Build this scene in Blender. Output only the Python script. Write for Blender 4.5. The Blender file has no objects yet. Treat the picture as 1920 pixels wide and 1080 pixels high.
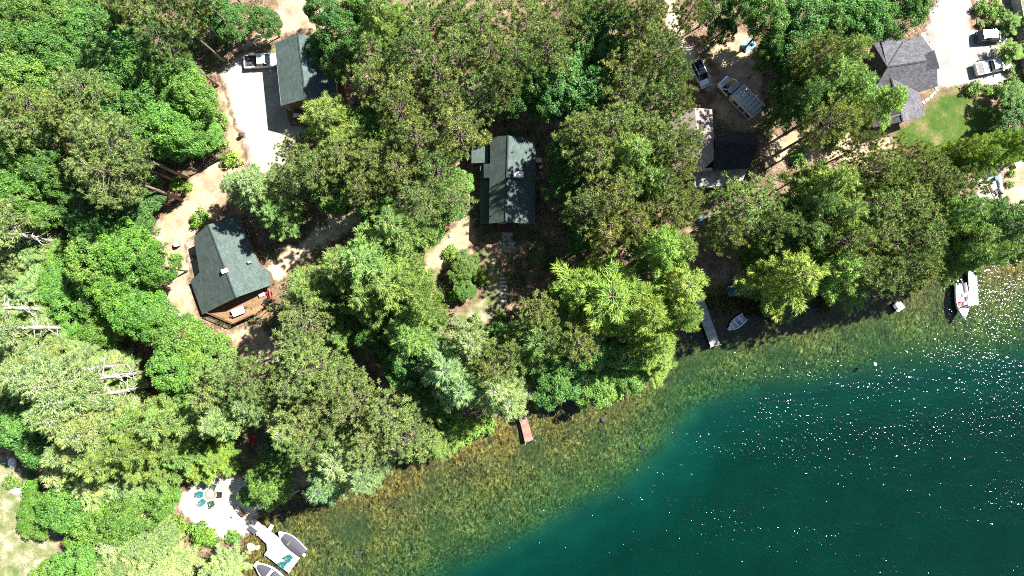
import bpy, bmesh, math, random
import numpy as np
from mathutils import Vector, Matrix, geometry

# ---------------------------------------------------------------- camera, sky, sun, exposure
sc = bpy.context.scene
col = sc.collection
F = 1280.0                                   # focal length in photo pixels (1920 wide)
CAM = np.array((0.0, 0.0, 105.0))
TILT = math.radians(2.46)                    # the drone looks almost straight down
cd = bpy.data.cameras.new('camera')
cd.sensor_width = 36.0
cd.lens = 36.0 * F / 1920.0
cd.clip_start = 1.0
cd.clip_end = 1500.0
cam = bpy.data.objects.new('camera', cd)
cam.location = CAM
cam.rotation_euler = (TILT, 0, 0)
col.objects.link(cam)
sc.camera = cam

SUN_DIR = Vector((0.86 * math.sin(math.radians(40)), 0.51 * math.sin(math.radians(40)), math.cos(math.radians(40)))).normalized()
world = bpy.data.worlds.new('World')
sc.world = world
world.use_nodes = True
wn = world.node_tree
bg = wn.nodes['Background']
sky = wn.nodes.new('ShaderNodeTexSky')
sky.sky_type = 'NISHITA'
sky.sun_disc = False
sky.sun_elevation = math.asin(SUN_DIR.z)
sky.sun_rotation = math.atan2(SUN_DIR.x, SUN_DIR.y)
sky.air_density = 1.0
sky.dust_density = 0.6
wn.links.new(sky.outputs['Color'], bg.inputs['Color'])
bg.inputs['Strength'].default_value = 0.05
sd = bpy.data.lights.new('sun', 'SUN')
sd.energy = 5.0
sd.angle = math.radians(0.53)
sd.color = (1.0, 0.955, 0.88)
sun = bpy.data.objects.new('sun', sd)
sun.rotation_euler = SUN_DIR.to_track_quat('Z', 'Y').to_euler()
sun.location = (60, 40, 90)
col.objects.link(sun)
sc.view_settings.view_transform = 'Standard'
sc.view_settings.look = 'None'
sc.view_settings.gamma = 1.0
sc.view_settings.use_curve_mapping = False
sc.view_settings.exposure = 1.8
sc.cycles.max_bounces = 6
sc.cycles.diffuse_bounces = 3
sc.cycles.glossy_bounces = 3
sc.cycles.transmission_bounces = 4
sc.cycles.transparent_max_bounces = 6
sc.cycles.caustics_reflective = False
sc.cycles.caustics_refractive = False
sc.cycles.sample_clamp_indirect = 3.0
sc.cycles.use_denoising = False
sc.cycles.filter_width = 1.0

rng = np.random.default_rng(7)
random.seed(7)

# ---------------------------------------------------------------- placing things: a photo pixel and a height give a point on the site
CT, ST = math.cos(TILT), math.sin(TILT)
def px(u, v, z):
    x, y, w = (u - 960.0) / F, -(v - 540.0) / F, -1.0
    d = np.array((x, CT * y - ST * w, ST * y + CT * w))
    t = (z - CAM[2]) / d[2]
    p = CAM + d * t
    return (float(p[0]), float(p[1]), float(z))

def smooth(a, b, x):
    t = np.clip((np.asarray(x, float) - a) / (b - a), 0, 1)
    return t * t * (3 - 2 * t)

def seg_dist(P, line):
    """distance of the points P (n,2) to an open polyline"""
    best = np.full(len(P), 1e9)
    for a, b in zip(line[:-1], line[1:]):
        ab = b - a
        t = np.clip(((P - a) @ ab) / max(ab @ ab, 1e-9), 0, 1)
        best = np.minimum(best, np.hypot(*(P - (a + t[:, None] * ab)).T))
    return best

def inside(P, poly):
    x, y = P[:, 0], P[:, 1]
    c = np.zeros(len(P), bool)
    n = len(poly)
    for i in range(n):
        x1, y1 = poly[i]; x2, y2 = poly[(i + 1) % n]
        if y1 == y2:
            continue
        m = ((y1 > y) != (y2 > y)) & (x < (x2 - x1) * (y - y1) / (y2 - y1) + x1)
        c ^= m
    return c

def vnoise(P, scale, seed=0):
    """smooth value noise on the plane, 0..1"""
    r = np.random.default_rng(seed).random((64, 64))
    q = np.asarray(P, float) / scale
    i = np.floor(q).astype(int); f = q - i
    f = f * f * (3 - 2 * f)
    a = r[i[:, 0] % 64, i[:, 1] % 64]; b = r[(i[:, 0] + 1) % 64, i[:, 1] % 64]
    c = r[i[:, 0] % 64, (i[:, 1] + 1) % 64]; d = r[(i[:, 0] + 1) % 64, (i[:, 1] + 1) % 64]
    return (a * (1 - f[:, 0]) + b * f[:, 0]) * (1 - f[:, 1]) + (c * (1 - f[:, 0]) + d * f[:, 0]) * f[:, 1]

SHORE = np.array([px(u, v, 0)[:2] for u, v in [
    (250, 1600), (430, 1180), (452, 1085), (468, 1050), (462, 1030), (464, 1012), (480, 985), (492, 962), (505, 948), (545, 938),
    (600, 922), (660, 903), (720, 883), (790, 860), (850, 838), (905, 812), (950, 788), (985, 768), (1050, 752), (1110, 738),
    (1170, 712), (1215, 688), (1245, 658), (1270, 622), (1288, 588), (1302, 562), (1350, 552), (1410, 562), (1450, 570), (1500, 563),
    (1560, 552), (1620, 538), (1680, 523), (1740, 508), (1790, 493), (1840, 478), (1900, 476), (1960, 468), (2100, 440), (3200, 200)]])
DROP = np.array([px(u, v, 0)[:2] for u, v in [
    (640, 1600), (660, 1180), (705, 1090), (800, 1040), (890, 998), (975, 955), (1055, 908), (1140, 868), (1200, 812), (1240, 760),
    (1290, 715), (1370, 685), (1450, 668), (1540, 655), (1640, 640), (1740, 628), (1830, 618), (1920, 605), (2100, 580), (3200, 420)]])
LAKE = np.vstack([SHORE, [(400, SHORE[-1][1]), (400, -400), (SHORE[0][0], -400)]])
DEEP = np.vstack([DROP, [(400, DROP[-1][1]), (400, -400), (DROP[0][0], -400)]])

def ground_z(P):
    P = np.atleast_2d(np.asarray(P, float))[:, :2]
    ds = seg_dist(P, SHORE)
    wet = inside(P, LAKE)
    deep = inside(P, DEEP)
    dd = seg_dist(P, DROP)
    land = 0.03 + 0.75 * smooth(0, 5, ds) + 0.012 * ds
    t = ds / (ds + dd + 1e-6)
    wob = (vnoise(P, 3.5, 3) - 0.5) * 0.5 + (vnoise(P, 9, 5) - 0.5) * 0.7
    shelf = -(0.03 + 1.15 * t ** 1.1 + np.clip(wob, -1, 1) * smooth(0, 2.5, ds) * 0.5)
    far = -(1.2 + 0.38 * dd * smooth(0, 9, dd) + 0.12 * np.minimum(dd, 9) - np.maximum(0, dd - 18) * 0.38 + wob * 0.25)
    return np.where(wet, np.where(deep, far, shelf), land)

def gz(x, y):
    return float(ground_z([(x, y)])[0])

def on_ground(u, v):
    z = 1.2
    for _ in range(4):
        p = px(u, v, z)
        z = gz(p[0], p[1])
    return px(u, v, z)

# ---------------------------------------------------------------- object helpers
def tag(o, label=None, cat=None, group=None, kind=None):
    if label: o['label'] = label
    if cat: o['category'] = cat
    if group: o['group'] = group
    if kind: o['kind'] = kind
    return o

def empty(name, loc, rz=0.0, label=None, cat=None, group=None):
    o = bpy.data.objects.new(name, None)
    o.empty_display_size = 0.3
    o.location = loc
    o.rotation_euler = (0, 0, rz)
    col.objects.link(o)
    return tag(o, label, cat, group)

def mesh_arrays(name, verts, faces, mats, smooth_shade=False, face_mat=None):
    """verts (n,3) array, faces (m,k) array of equal-sided faces"""
    verts = np.asarray(verts, np.float32); faces = np.asarray(faces, np.int32)
    me = bpy.data.meshes.new(name)
    k = faces.shape[1]
    me.vertices.add(len(verts)); me.vertices.foreach_set('co', verts.ravel())
    me.loops.add(faces.size); me.loops.foreach_set('vertex_index', faces.ravel())
    me.polygons.add(len(faces))
    me.polygons.foreach_set('loop_start', np.arange(0, faces.size, k, dtype=np.int32))
    if smooth_shade:
        me.polygons.foreach_set('use_smooth', np.ones(len(faces), bool))
    for m in (mats if isinstance(mats, (list, tuple)) else [mats]):
        me.materials.append(m)
    if face_mat is not None:
        me.polygons.foreach_set('material_index', np.asarray(face_mat, np.int32))
    me.update(calc_edges=True)
    return me

def link(name, me, parent=None, loc=None):
    o = bpy.data.objects.new(name, me)
    col.objects.link(o)
    if parent is not None:
        o.parent = parent
    if loc is not None:
        o.location = loc
    return o

class MB:
    """collects boxes, prisms and tubes; build() links them as one mesh object"""
    def __init__(self):
        self.v = []; self.f = []
    def add(self, vs, fs):
        n = len(self.v)
        self.v.extend(tuple(map(float, p)) for p in vs)
        self.f.extend(tuple(i + n for i in f) for f in fs)
        return self
    def box(self, c, s, rz=0.0, M=None):
        hx, hy, hz = s[0] / 2, s[1] / 2, s[2] / 2
        R = Matrix.Rotation(rz, 3, 'Z') if M is None else M
        vs = [Vector(c) + R @ Vector((x, y, z)) for x in (-hx, hx) for y in (-hy, hy) for z in (-hz, hz)]
        return self.add(vs, [(0, 1, 3, 2), (4, 6, 7, 5), (0, 4, 5, 1), (2, 3, 7, 6), (0, 2, 6, 4), (1, 5, 7, 3)])
    def bar(self, a, b, w, h=None):
        """a box beam from a to b"""
        a, b = Vector(a), Vector(b); h = h or w
        d = b - a
        M = d.to_track_quat('X', 'Z').to_matrix()
        return self.box((a + b) / 2, (d.length, w, h), M=M)
    def prism(self, poly, z0, z1):
        n = len(poly)
        area = sum(poly[i][0] * poly[(i + 1) % n][1] - poly[(i + 1) % n][0] * poly[i][1] for i in range(n))
        if area < 0: poly = poly[::-1]
        f0 = z0 if callable(z0) else (lambda p: z0); f1 = z1 if callable(z1) else (lambda p: z1)
        vs = [(p[0], p[1], f0(p)) for p in poly] + [(p[0], p[1], f1(p)) for p in poly]
        fs = [tuple(range(n - 1, -1, -1)), tuple(range(n, 2 * n))] + [(i, (i + 1) % n, n + (i + 1) % n, n + i) for i in range(n)]
        return self.add(vs, fs)
    def slab(self, pts, t):
        """a plate with its top face on the 3D points pts, t thick downwards"""
        n = len(pts)
        pts = [Vector(p) for p in pts]
        nz = sum((pts[i].x * pts[(i + 1) % n].y - pts[(i + 1) % n].x * pts[i].y) for i in range(n))
        if nz < 0: pts = pts[::-1]
        vs = [p - Vector((0, 0, t)) for p in pts] + pts
        fs = [tuple(range(n - 1, -1, -1)), tuple(range(n, 2 * n))] + [(i, (i + 1) % n, n + (i + 1) % n, n + i) for i in range(n)]
        return self.add(vs, fs)
    def tube(self, path, radii, n=6, caps=True):
        path = [Vector(p) for p in path]
        if not hasattr(radii, '__len__'): radii = [radii] * len(path)
        rings = []
        for i, p in enumerate(path):
            d = (path[min(i + 1, len(path) - 1)] - path[max(i - 1, 0)])
            q = d.to_track_quat('Z', 'X') if d.length > 1e-9 else Vector((0, 0, 1)).to_track_quat('Z', 'X')
            rings.append([p + q @ Vector((math.cos(2 * math.pi * k / n) * radii[i], math.sin(2 * math.pi * k / n) * radii[i], 0)) for k in range(n)])
        vs = [q for r in rings for q in r]
        fs = []
        for i in range(len(path) - 1):
            for k in range(n):
                a = i * n + k; b = i * n + (k + 1) % n
                fs.append((a, b, b + n, a + n))
        if caps:
            fs.append(tuple(range(n - 1, -1, -1))); fs.append(tuple(range((len(path) - 1) * n, len(path) * n)))
        return self.add(vs, fs)
    def loft(self, rings, caps=True):
        n = len(rings[0])
        vs = [p for r in rings for p in r]; fs = []
        for i in range(len(rings) - 1):
            for k in range(n):
                a = i * n + k; b = i * n + (k + 1) % n
                fs.append((a, b, b + n, a + n))
        if caps:
            fs.append(tuple(range(n - 1, -1, -1))); fs.append(tuple(range((len(rings) - 1) * n, len(rings) * n)))
        return self.add(vs, fs)
    def build(self, name, mat, parent=None, world_coords=False, shade=False, bevel=0.0, kind=None):
        me = bpy.data.meshes.new(name)
        vs = self.v
        if world_coords and parent is not None:
            inv = parent_matrix(parent).inverted()
            vs = [inv @ Vector(p) for p in vs]
        me.from_pydata(vs, [], self.f)
        bm = bmesh.new(); bm.from_mesh(me)
        bmesh.ops.recalc_face_normals(bm, faces=bm.faces)
        if bevel:
            bmesh.ops.bevel(bm, geom=list(bm.edges), offset=bevel, segments=1, affect='EDGES', clamp_overlap=True)
        bm.to_mesh(me); bm.free()
        if shade:
            me.polygons.foreach_set('use_smooth', np.ones(len(me.polygons), bool))
        me.materials.append(mat)
        o = link(name, me, parent)
        if kind: o['kind'] = kind
        return o

def parent_matrix(o):
    m = Matrix.LocRotScale(o.location, o.rotation_euler.to_quaternion(), o.scale)
    return parent_matrix(o.parent) @ m if o.parent else m

def copy_tree(o, parent=None):
    kids = list(o.children)
    c = o.copy(); col.objects.link(c); c.parent = parent
    for k in kids:
        copy_tree(k, c)
    return c

# ---------------------------------------------------------------- materials
def new_mat(name):
    m = bpy.data.materials.new(name); m.use_nodes = True
    nt = m.node_tree
    return m, nt, nt.nodes['Principled BSDF']

def N(nt, kind, **kw):
    n = nt.nodes.new(kind)
    for k, v in kw.items():
        if k.startswith('in_'):
            key = k[3:]
            key = int(key) if key.isdigit() else key.replace('_', ' ')
            n.inputs[key].default_value = v
        else:
            setattr(n, k, v)
    return n

def coords(nt):
    return N(nt, 'ShaderNodeTexCoord').outputs['Object']

def noise(nt, vec, scale, detail=4, rough=0.55, out='Fac', dist=0.0):
    n = N(nt, 'ShaderNodeTexNoise', in_Scale=scale, in_Detail=detail, in_Roughness=rough, in_Distortion=dist)
    nt.links.new(vec, n.inputs['Vector'])
    return n.outputs[out]

def ramp(nt, fac, stops):
    n = N(nt, 'ShaderNodeValToRGB')
    el = n.color_ramp.elements
    while len(el) < len(stops): el.new(0.5)
    for e, (p, c) in zip(el, stops):
        e.position = p; e.color = (*c, 1) if len(c) == 3 else c
    nt.links.new(fac, n.inputs['Fac'])
    return n.outputs['Color']

def mix(nt, a, b, fac, blend='MIX'):
    n = N(nt, 'ShaderNodeMix', data_type='RGBA', blend_type=blend)
    for sock, val in ((n.inputs[0], fac), (n.inputs[6], a), (n.inputs[7], b)):
        if hasattr(val, 'is_linked'): nt.links.new(val, sock)
        elif isinstance(val, (tuple, list)): sock.default_value = (*val[:3], 1)
        else: sock.default_value = val
    return n.outputs[2]

def math_n(nt, op, a, b=None, c=None, clamp=False):
    n = N(nt, 'ShaderNodeMath', operation=op, use_clamp=clamp)
    for i, v in enumerate((a, b, c)):
        if v is None: continue
        if hasattr(v, 'is_linked'): nt.links.new(v, n.inputs[i])
        else: n.inputs[i].default_value = v
    return n.outputs[0]

def sstep(nt, x, a, b):
    n = N(nt, 'ShaderNodeMapRange', interpolation_type='SMOOTHSTEP', in_1=a, in_2=b)
    nt.links.new(x, n.inputs[0])
    return n.outputs[0]

def bump(nt, b, height, strength=0.5, dist=0.05):
    n = N(nt, 'ShaderNodeBump', in_Strength=strength, in_Distance=dist)
    nt.links.new(height, n.inputs['Height'])
    nt.links.new(n.outputs[0], b.inputs['Normal'])

def plain(name, color, rough=0.6, metal=0.0, var=0.25, scale=3.0, spec=0.4, coat=0.0, bump_s=0.0):
    """a paint or stuff with faint uneven tone"""
    m, nt, b = new_mat(name)
    co = coords(nt)
    n1 = noise(nt, co, scale, 5, 0.65)
    c = mix(nt, tuple(x * (1 - var) for x in color), tuple(min(1, x * (1 + var)) for x in color), n1)
    nt.links.new(c, b.inputs['Base Color'])
    b.inputs['Roughness'].default_value = rough
    b.inputs['Metallic'].default_value = metal
    b.inputs['Specular IOR Level'].default_value = spec
    b.inputs['Coat Weight'].default_value = coat
    if bump_s:
        bump(nt, b, noise(nt, co, scale * 6, 3), bump_s, 0.02)
    return m

def litter_color(nt, co):
    big = noise(nt, co, 0.09, 4, 0.6)
    mid = noise(nt, co, 0.9, 5, 0.65)
    fine = noise(nt, co, 6.0, 4, 0.7)
    base = ramp(nt, mid, [(0.3, (0.085, 0.055, 0.04)), (0.5, (0.17, 0.115, 0.08)), (0.68, (0.28, 0.205, 0.145))])
    speck = ramp(nt, fine, [(0.35, (0.45, 0.4, 0.38)), (0.5, (0.95, 0.95, 0.95)), (0.66, (1.5, 1.45, 1.35))])
    c = mix(nt, base, speck, 0.8, 'MULTIPLY')
    moss = sstep(nt, noise(nt, co, 0.35, 5, 0.6), 0.52, 0.66)
    moss = math_n(nt, 'MULTIPLY', moss, sstep(nt, big, 0.4, 0.6))
    return mix(nt, c, (0.14, 0.17, 0.05), math_n(nt, 'MULTIPLY', moss, 0.75)), fine, mid

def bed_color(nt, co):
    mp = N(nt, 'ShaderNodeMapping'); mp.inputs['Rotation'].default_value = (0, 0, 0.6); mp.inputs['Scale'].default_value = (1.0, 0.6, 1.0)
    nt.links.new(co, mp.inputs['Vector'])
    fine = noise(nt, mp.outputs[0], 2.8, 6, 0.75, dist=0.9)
    c = ramp(nt, fine, [(0.37, (0.008, 0.008, 0.003)), (0.47, (0.048, 0.043, 0.013)), (0.56, (0.112, 0.096, 0.028)), (0.65, (0.26, 0.22, 0.085))])  # stone mottle, with caustic-like bright ripples put into the colour
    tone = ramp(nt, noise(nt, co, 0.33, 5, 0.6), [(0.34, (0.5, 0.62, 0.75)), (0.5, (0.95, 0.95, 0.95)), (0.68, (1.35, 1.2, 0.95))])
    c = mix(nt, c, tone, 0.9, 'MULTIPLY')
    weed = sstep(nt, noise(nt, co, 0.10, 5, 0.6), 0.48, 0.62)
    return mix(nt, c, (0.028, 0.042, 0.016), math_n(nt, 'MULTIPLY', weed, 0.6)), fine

def ground_material():
    m, nt, b = new_mat('forest_floor')
    co = coords(nt)
    c, fine, mid = litter_color(nt, co)
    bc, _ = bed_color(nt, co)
    sx = N(nt, 'ShaderNodeSeparateXYZ'); nt.links.new(co, sx.inputs[0])
    zz = math_n(nt, 'ADD', sx.outputs[2], math_n(nt, 'MULTIPLY', math_n(nt, 'SUBTRACT', noise(nt, co, 0.8, 5, 0.65), 0.5), 0.5))
    c = mix(nt, bc, c, sstep(nt, zz, 0.12, 0.3))
    nt.links.new(c, b.inputs['Base Color'])
    b.inputs['Roughness'].default_value = 0.95
    b.inputs['Specular IOR Level'].default_value = 0.1
    bump(nt, b, fine, 0.7, 0.12)
    return m

def patch_material(name, stops, scale=1.2, fine_scale=9.0, fine_amt=0.6, border=0.5, grass=None):
    """a worn surface that runs out raggedly into the litter at its border ('edge' = metres from the border)"""
    m, nt, b = new_mat(name)
    co = coords(nt)
    lit, lfine, _ = litter_color(nt, co)
    c = ramp(nt, noise(nt, co, scale, 5, 0.6), stops)
    fine = noise(nt, co, fine_scale, 4, 0.7)
    sp = ramp(nt, fine, [(0.3, (0.55, 0.55, 0.55)), (0.5, (1, 1, 1)), (0.7, (1.35, 1.35, 1.35))])
    c = mix(nt, c, sp, fine_amt, 'MULTIPLY')
    if grass:
        g = sstep(nt, noise(nt, co, grass[1], 5, 0.65), grass[2], grass[2] + 0.12)
        c = mix(nt, c, grass[0], math_n(nt, 'MULTIPLY', g, 0.8))
    at = N(nt, 'ShaderNodeAttribute', attribute_name='edge')
    wob = math_n(nt, 'MULTIPLY', math_n(nt, 'SUBTRACT', noise(nt, co, 0.9, 5, 0.7), 0.5), 2.6 * border)
    e = sstep(nt, math_n(nt, 'ADD', at.outputs['Fac'], wob), 0.15 * border, 1.3 * border)
    c = mix(nt, lit, c, e)
    nt.links.new(c, b.inputs['Base Color'])
    b.inputs['Roughness'].default_value = 0.95
    b.inputs['Specular IOR Level'].default_value = 0.1
    bump(nt, b, fine, 0.5, 0.06)
    return m

def leaf_material(name, rough=0.5, trans=0.3, var=0.35, yellow=0.5, spec=0.35):
    """leaves: the object's colour, each leaf a little different"""
    m, nt, b = new_mat(name)
    oi = N(nt, 'ShaderNodeObjectInfo')
    ge = N(nt, 'ShaderNodeNewGeometry')
    rnd = ge.outputs['Random Per Island']
    # boughs of one crown differ a little in tone
    off = N(nt, 'ShaderNodeVectorMath', operation='ADD')
    nt.links.new(coords(nt), off.inputs[0]); nt.links.new(oi.outputs['Random'], off.inputs[1])
    sc3 = N(nt, 'ShaderNodeVectorMath', operation='SCALE', in_3=7.0); nt.links.new(oi.outputs['Random'], sc3.inputs[0])
    nt.links.new(sc3.outputs[0], off.inputs[1])
    bough = noise(nt, off.outputs[0], 0.42, 3, 0.6)
    tone = ramp(nt, bough, [(0.3, (0.62, 0.74, 0.8)), (0.5, (1.0, 1.0, 1.0)), (0.7, (1.38, 1.2, 1.0))])
    c = mix(nt, oi.outputs['Color'], tone, 0.85, 'MULTIPLY')
    c = mix(nt, c, (1.5 , 1.3, 0.75), math_n(nt, 'MULTIPLY', rnd, yellow), 'MULTIPLY')
    k = math_n(nt, 'MULTIPLY_ADD', rnd, 2 * var, 1 - var)
    hs = N(nt, 'ShaderNodeHueSaturation', in_Saturation=1.0)
    nt.links.new(c, hs.inputs['Color']); nt.links.new(k, hs.inputs['Value'])
    nt.links.new(hs.outputs[0], b.inputs['Base Color'])
    b.inputs['Roughness'].default_value = rough
    b.inputs['Specular IOR Level'].default_value = spec
    tr = N(nt, 'ShaderNodeBsdfTranslucent')
    tc = mix(nt, hs.outputs[0], (1.3, 1.25, 0.5), 0.6, 'MULTIPLY')
    nt.links.new(tc, tr.inputs['Color'])
    ms = N(nt, 'ShaderNodeMixShader', in_0=trans)
    nt.links.new(b.outputs[0], ms.inputs[1]); nt.links.new(tr.outputs[0], ms.inputs[2])
    nt.links.new(ms.outputs[0], nt.nodes['Material Output'].inputs['Surface'])
    return m

def bark_material(name, c1, c2):
    m, nt, b = new_mat(name)
    co = coords(nt)
    mp = N(nt, 'ShaderNodeMapping'); mp.inputs['Scale'].default_value = (6, 6, 1.2)
    nt.links.new(co, mp.inputs['Vector'])
    n = noise(nt, mp.outputs[0], 1.0, 6, 0.65)
    nt.links.new(ramp(nt, n, [(0.35, c1), (0.65, c2)]), b.inputs['Base Color'])
    b.inputs['Roughness'].default_value = 0.9
    b.inputs['Specular IOR Level'].default_value = 0.15
    bump(nt, b, n, 0.6, 0.05)
    return m

def shingle_material(name, c1, c2, scale=1.0):
    """asphalt shingles in courses; u,v run along and up the slope (attribute 'uvr')"""
    m, nt, b = new_mat(name)
    at = N(nt, 'ShaderNodeUVMap', uv_map='slope')
    br = N(nt, 'ShaderNodeTexBrick', offset=0.5, in_Scale=1.0 / scale, in_Mortar_Size=0.012, in_Brick_Width=0.33, in_Row_Height=0.16)
    br.inputs['Color1'].default_value = (*c1, 1); br.inputs['Color2'].default_value = (*c2, 1)
    br.inputs['Mortar'].default_value = (*[x * 0.45 for x in c1], 1)
    br.inputs['Bias'].default_value = 0.0
    nt.links.new(at.outputs[0], br.inputs['Vector'])
    co = coords(nt)
    st = noise(nt, co, 0.8, 5, 0.65)
    sp = noise(nt, co, 14, 3, 0.7)
    c = mix(nt, br.outputs['Color'], ramp(nt, st, [(0.3, (0.78, 0.78, 0.78)), (0.7, (1.18, 1.18, 1.18))]), 1.0, 'MULTIPLY')
    c = mix(nt, c, ramp(nt, sp, [(0.35, (0.7, 0.7, 0.7)), (0.65, (1.3, 1.3, 1.3))]), 0.7, 'MULTIPLY')
    duff = math_n(nt, 'MULTIPLY', sstep(nt, noise(nt, co, 0.5, 6, 0.7), 0.52, 0.72), sstep(nt, noise(nt, co, 7, 3, 0.6), 0.42, 0.6))
    c = mix(nt, c, (0.13, 0.085, 0.045), math_n(nt, 'MULTIPLY', duff, 0.55))
    streak = noise(nt, at.outputs[0], 1.6, 4, 0.7)
    c = mix(nt, c, ramp(nt, streak, [(0.35, (0.8, 0.82, 0.84)), (0.65, (1.12, 1.1, 1.08))]), 0.8, 'MULTIPLY')
    nt.links.new(c, b.inputs['Base Color'])
    b.inputs['Roughness'].default_value = 0.85
    b.inputs['Specular IOR Level'].default_value = 0.25
    bump(nt, b, br.outputs['Fac'], -0.35, 0.02)
    return m

MAT = {}
MAT['floor'] = ground_material()
MAT['gravel'] = patch_material('pale_gravel', [(0.3, (0.27, 0.24, 0.20)), (0.5, (0.36, 0.33, 0.28)), (0.7, (0.42, 0.39, 0.34))], 0.35, 6, 0.5, 0.8)
MAT['paving'] = patch_material('worn_paving', [(0.3, (0.19, 0.175, 0.16)), (0.45, (0.25, 0.235, 0.22)), (0.7, (0.30, 0.285, 0.27))], 0.3, 5, 0.5, 0.5)
MAT['dirt'] = patch_material('bare_earth', [(0.3, (0.23, 0.15, 0.10)), (0.5, (0.33, 0.245, 0.17)), (0.7, (0.42, 0.34, 0.24))], 0.5, 5, 0.6, 0.9, ((0.3, 0.3, 0.12), 0.6, 0.55))
MAT['road'] = patch_material('sandy_track', [(0.3, (0.34, 0.26, 0.17)), (0.55, (0.50, 0.41, 0.28)), (0.7, (0.56, 0.47, 0.34))], 0.6, 6, 0.5, 0.9)
MAT['sand'] = patch_material('beach_sand', [(0.32, (0.34, 0.28, 0.18)), (0.5, (0.45, 0.40, 0.32)), (0.7, (0.56, 0.53, 0.47))], 0.22, 7, 0.25, 0.7)
MAT['lawn'] = patch_material('lawn', [(0.34, (0.035, 0.075, 0.012)), (0.5, (0.062, 0.098, 0.02)), (0.66, (0.15, 0.135, 0.06))], 0.3, 4, 0.9, 0.9)
MAT['meadow'] = patch_material('dry_grass', [(0.34, (0.085, 0.125, 0.035)), (0.5, (0.17, 0.175, 0.085)), (0.66, (0.33, 0.29, 0.21))], 0.6, 4, 0.8, 0.9)
MAT['concrete'] = patch_material('concrete', [(0.3, (0.55, 0.54, 0.5)), (0.7, (0.66, 0.64, 0.6))], 0.6, 10, 0.2, 0.05)
MAT['leaf'] = leaf_material('broad_leaf', 0.5, 0.3, 0.45, 0.3)
MAT['needle'] = leaf_material('pine_needle', 0.6, 0.25, 0.5, 0.2, 0.3)
MAT['bark_pine'] = bark_material('pine_bark', (0.10, 0.075, 0.06), (0.27, 0.21, 0.18))
MAT['bark_grey'] = bark_material('pale_bark', (0.3, 0.27, 0.25), (0.55, 0.5, 0.47))
MAT['bark_oak'] = bark_material('oak_bark', (0.09, 0.075, 0.06), (0.2, 0.17, 0.14))
# ---------------------------------------------------------------- ground, lake bed, water
def build_ground():
    xs = np.concatenate([[-400, -300, -200, -150, -120], np.arange(-100, 100.1, 1.0), [120, 150, 200, 300, 400]])
    ys = np.concatenate([[-400, -300, -200, -120, -85], np.arange(-66, 66.1, 1.0), [85, 120, 200, 300, 400]])
    X, Y = np.meshgrid(xs, ys, indexing='ij')
    P = np.c_[X.ravel(), Y.ravel()]
    Z = ground_z(P)
    V = np.c_[P, Z]
    nx, ny = len(xs), len(ys)
    i, j = np.meshgrid(np.arange(nx - 1), np.arange(ny - 1), indexing='ij')
    a = (i * ny + j).ravel()
    Q = np.c_[a, a + ny, a + ny + 1, a + 1]
    wet = Z[Q].mean(1) < -0.04
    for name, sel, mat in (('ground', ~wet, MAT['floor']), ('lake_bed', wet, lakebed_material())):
        q = Q[sel]
        used, inv = np.unique(q.ravel(), return_inverse=True)
        me = mesh_arrays(name, V[used], inv.reshape(q.shape), mat, True)
        tag(link(name, me), kind='structure')

def lakebed_material():
    m, nt, b = new_mat('lake_bed_stones')
    co = coords(nt)
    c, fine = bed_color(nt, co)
    # below the shelf, deep-water teal is put into the bed colour
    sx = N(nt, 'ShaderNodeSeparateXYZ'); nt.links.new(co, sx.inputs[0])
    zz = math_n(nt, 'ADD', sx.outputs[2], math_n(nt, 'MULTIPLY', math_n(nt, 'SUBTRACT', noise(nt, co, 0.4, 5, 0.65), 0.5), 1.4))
    deep_tint = ramp(nt, noise(nt, co, 0.25, 5, 0.6), [(0.3, (0.045, 0.062, 0.047)), (0.7, (0.062, 0.082, 0.062))])
    c = mix(nt, deep_tint, c, sstep(nt, zz, -4.5, -1.2))
    nt.links.new(c, b.inputs['Base Color'])
    b.inputs['Roughness'].default_value = 1.0
    b.inputs['Specular IOR Level'].default_value = 0.0
    bump(nt, b, fine, 0.5, 0.15)
    return m

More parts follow.
